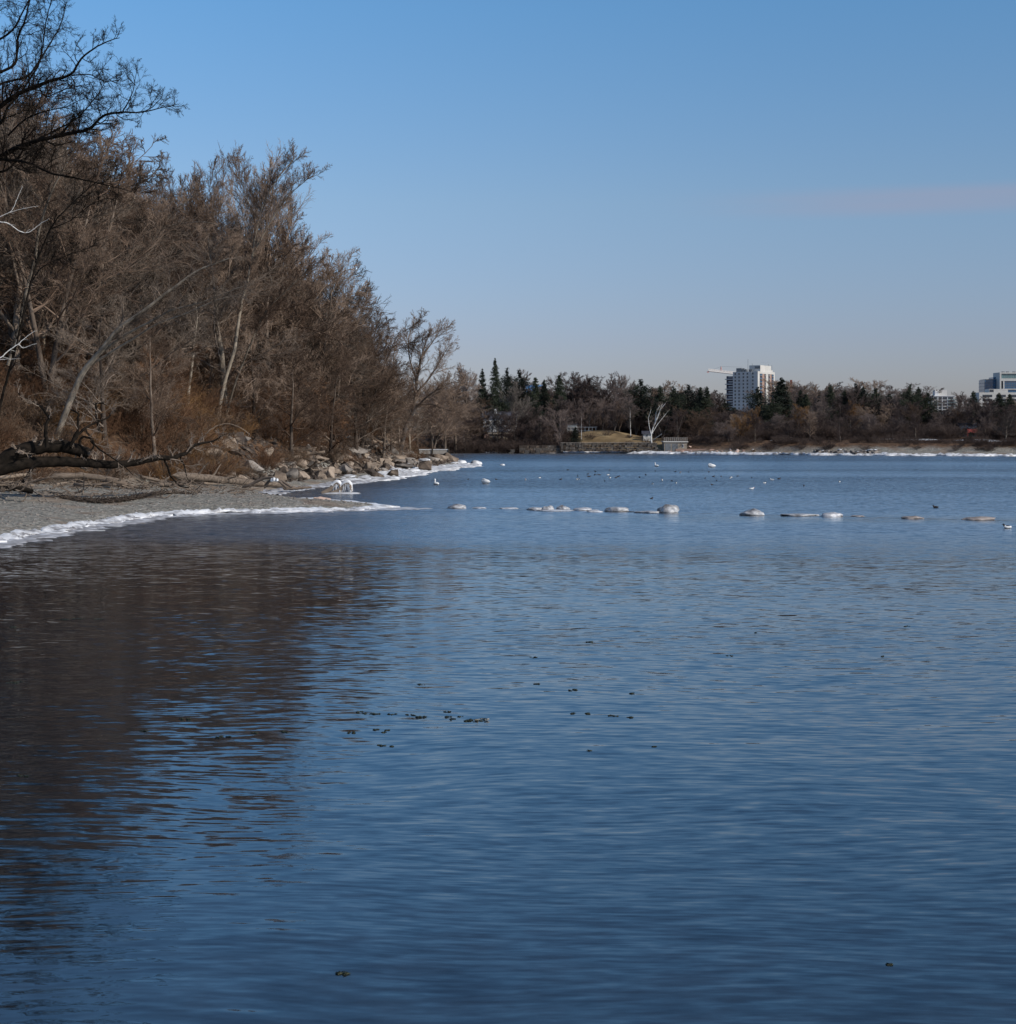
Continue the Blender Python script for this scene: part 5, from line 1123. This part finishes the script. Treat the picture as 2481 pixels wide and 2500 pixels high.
m1 = MB(); truss(m1, (0,0,zj),(26,0,zj-2), 1.1, 12, .25); m1.build('counter_jib', M['cranewhite'], K); m1 = MB(); m1.box(-.9,.9,-.9,.9,0,zj-.5); m1.build('mast', M['cranewhite'], K); tag(K, 'pale red and white construction crane arm poking out left of the tower', 'crane')

# glass towers at the right edge
def slab(parent, name, x0, x1, y0, y1, z0, z1, mat): m1 = MB(); m1.box(x0,x1,y0,y1,z0,z1); return m1.build(name, M[mat], parent)
D = 1500; k = D/F; A = empty('glass_tower', (X_(2404,D), D, 5)); w = (2441-2404)*k; tp = Z_(927,D)-5
slab(A,'glass_wall',0,w,0,18,-2,tp,'blueglass'); slab(A,'upper_storey',w*.62,w+1,2,16,tp+.01,tp+2.4,'blueglass'); slab(A,'roof_edge',-.4+w*.12,w,-.4,18,tp+.01,tp+.5,'steel')
for i in range(9): slab(A,'floor_band',-.15,w+.1,-.15,18.1,tp-3.2-i*3.1,tp-2.9-i*3.1,'steel')
for i in range(8): slab(A,'mullion',i*w/7-.08,i*w/7+.08,-.22,-.151,0,tp,'steel')
tag(A, 'shorter dark blue glass tower with a stepped top at the right edge', 'tower')
D = 1490; k = D/F; A = empty('glass_tower', (X_(2441,D), D, 5)); w = (2520-2441)*k; tp = Z_(909,D)-5; z2 = Z_(926,D)-5; z3 = Z_(949,D)-5
slab(A,'glass_wall',3.0,w,0,20,-2,z2-1.5,'blueglass'); slab(A,'crown_glass',1.6,w,.5,20,z2+.8,tp-1.2,'greenglass'); slab(A,'left_frame',0,1.4,-.6,20,-2,tp,'offwhite'); slab(A,'roof_frame',1.41,w,-.6,20,tp-1.2+.01,tp,'offwhite')
slab(A,'middle_frame',1.41,w,-.6,20,z2-1.49,z2+.79,'offwhite'); slab(A,'inner_frame',3.0,4.2,-.7,-.003,z3,z2-1.5,'offwhite'); slab(A,'lower_frame',1.41,w,-.8,-.003,z3-.8,z3-.01,'offwhite')
for i in range(12): slab(A,'mullion',4.2+i*2.1,4.35+i*2.1,-.12,-.003,z3,z2-1.5,'steel')
for i in range(14): slab(A,'mullion',2.2+i*1.9,2.3+i*1.9,.38,.497,z2+.8,tp-1.2,'steel')
for i in range(5): slab(A,'floor_band',4.25,w,-.2,-.125,z3+2+i*1.9,z3+2.2+i*1.9,'steel')
for i, a in enumerate((4,8,14,20)): slab(A,'roof_unit',a,a+2.2,5,8,tp+.01,tp+1.0,'steel')
tag(A, 'taller glass tower with a pale frame and green glass top, cut by the right edge', 'tower')
D = 1440; k = D/F; A = empty('office_block', (X_(2391,D), D, 5)); w = (2520-2391)*k; tp = Z_(958,D)-5
slab(A,'wall',0,w,0,20,-2,tp,'offwhite'); slab(A,'step',(2416-2391)*k,(2462-2391)*k,.6,14,tp+.01,tp+3.0,'offwhite'); slab(A,'step_glass',(2417-2391)*k,(2427-2391)*k,.45,.597,tp+.3,tp+2.6,'glass')
for i in range(3):
    for j in range(4):
        x = 3+i*12; slab(A,'window_band',x,x+8.5,-.1,-.003,tp-4.2-j*3.6,tp-2.0-j*3.6,'glass')
tag(A, 'pale low office block in front of the glass towers', 'building')
D = 1700; k = D/F; A = empty('apartment_block', (X_(2277,D), D, 5)); w = (2332-2277)*k; tp = Z_(966,D)-5
slab(A,'wall',0,w,0,18,-2,tp,'offwhite'); slab(A,'rooftop_box',(2285-2277)*k,(2314-2277)*k,3,12,tp+.01,Z_(952,D)-5,'conc'); slab(A,'stair_box',(2283-2277)*k,(2292-2277)*k,.5,6,tp+.012,Z_(956,D)-5,'white'); slab(A,'roof_slab',-.5,w+.5,-.8,18,tp-.6,tp-.05,'white')
for j in range(6):
    z = tp-4.0-j*3.3
    for i, (a, b) in enumerate(((1.4,4.6),(6.4,9.6),(10.4,15.0),(16.0,21.5))): slab(A,'window',a,b,-.12,-.003,z,z+2.5,'glass')
    b_ = slab(A,'balcony',15.6,w+1.8,-1.4,-.13,z-.45,z-.2,'white'); slab(b_,'railing',15.7,w+1.7,-1.38,-1.3,z-.19,z+.6,'greenglass')
for a in (5.4, 9.9, 15.4): slab(A,'pilaster',a,a+.5,-.3,-.121,-1,tp-.61,'white')
tag(A, 'pale apartment block with dark windows rising behind the pines at the right', 'building')

# ------------------------------------------------------------------ sky and light
W = bpy.data.worlds.new('World'); S.world = W; W.use_nodes = True; nt = W.node_tree; L = nt.links.new; bg = nt.nodes['Background']
SUN_EL = 35.0; SUN_AZ = 119.0       # degrees clockwise from the view direction (+Y)
sk = N(nt, 'ShaderNodeTexSky'); sk.sky_type = 'NISHITA'; sk.sun_disc = False; sk.sun_elevation = rad(SUN_EL); sk.sun_rotation = rad(SUN_AZ); sk.altitude = 100; sk.air_density = 1.0; sk.dust_density = .6; sk.ozone_density = 2.0
tc = N(nt, 'ShaderNodeTexCoord'); sp = N(nt, 'ShaderNodeSeparateXYZ'); L(tc.outputs['Generated'], sp.inputs[0])
cr = N(nt, 'ShaderNodeValToRGB'); e = cr.color_ramp.elements; cr.color_ramp.interpolation = 'LINEAR'
SKY = [(0, (.80,.80,1.09)), (.0537, (.849,.855,1.153)), (.137, (.961,1.071,1.244)), (.25, (.823,1.244,1.508)), (.42, (.84,1.20,1.42)), (.7, (.95,1.06,1.14)), (1, (1.0,1.04,1.08))]
e[0].position = 0; e[0].color = (*SKY[0][1],1); e[1].position = 1; e[1].color = (*SKY[-1][1],1)
for p, c in SKY[1:-1]: q = e.new(p); q.color = (*c,1)
L(sp.outputs['Z'], cr.inputs[0])
mx = N(nt, 'ShaderNodeMix', data_type='RGBA', blend_type='MULTIPLY'); mx.inputs[0].default_value = 1; L(sk.outputs[0], mx.inputs[6]); L(cr.outputs[0], mx.inputs[7])
# faint lilac cloud streak on the right
mp = N(nt, 'ShaderNodeMapping'); mp.inputs['Scale'].default_value = (3, 3, 60); L(tc.outputs['Generated'], mp.inputs['Vector']); cn = N(nt, 'ShaderNodeTexNoise'); cn.inputs['Scale'].default_value = 1.2; cn.inputs['Detail'].default_value = 3; L(mp.outputs[0], cn.inputs['Vector'])
def mr(src, a, b, c=0, d=1):
    x = N(nt, 'ShaderNodeMapRange', interpolation_type='SMOOTHSTEP'); x.inputs[1].default_value = a; x.inputs[2].default_value = b; x.inputs[3].default_value = c; x.inputs[4].default_value = d; L(src, x.inputs[0]); return x.outputs[0]
def mul(a, b):
    x = N(nt, 'ShaderNodeMath', operation='MULTIPLY'); L(a, x.inputs[0]); 
    if hasattr(b, 'links'): L(b, x.inputs[1])
    else: x.inputs[1].default_value = b
    return x.outputs[0]
zc = (HZ-508)/F
band = mul(mr(sp.outputs['Z'], zc-.012, zc-.003), mr(sp.outputs['Z'], zc+.002, zc+.011, 1, 0)); band = mul(band, mr(sp.outputs['X'], .08, .24)); band = mul(band, mr(cn.outputs['Fac'], .2, .7, .35, 1)); band = mul(band, .62)
cl = N(nt, 'ShaderNodeMix', data_type='RGBA'); L(band, cl.inputs[0]); L(mx.outputs[2], cl.inputs[6]); cl.inputs[7].default_value = (3.9,4.25,5.8,1)
vg = N(nt, 'ShaderNodeVectorMath', operation='SCALE'); L(cl.outputs[2], vg.inputs[0]); L(mr(sp.outputs['X'], -.4, .4, 1.06, .88), vg.inputs['Scale'])
L(vg.outputs[0], bg.inputs['Color']); bg.inputs['Strength'].default_value = .09

sl = bpy.data.lights.new('sun', 'SUN'); sl.energy = 3.7; sl.angle = rad(.5); sl.color = (1, .92, .82); so = bpy.data.objects.new('sun', sl); col.objects.link(so)
az = rad(SUN_AZ); el = rad(SUN_EL); dv = Vector((math.sin(az)*math.cos(el), math.cos(az)*math.cos(el), math.sin(el))); so.rotation_euler = dv.to_track_quat('Z', 'Y').to_euler(); so.location = (60, 40, 60)

# ------------------------------------------------------------------ camera
cd = bpy.data.cameras.new('camera'); cam = bpy.data.objects.new('camera', cd); col.objects.link(cam); S.camera = cam
cam.location = (0, 0, H); cam.rotation_euler = (rad(90), 0, 0); cd.sensor_fit = 'HORIZONTAL'; cd.sensor_width = 36; cd.lens = F/2481*36; cd.shift_y = -(1250-HZ)/2481; cd.clip_start = .5; cd.clip_end = 9000
S.render.resolution_x = 1016; S.render.resolution_y = 1024
S.view_settings.view_transform = 'Standard'; S.view_settings.look = 'None'; S.view_settings.gamma = 1; S.view_settings.exposure = 0
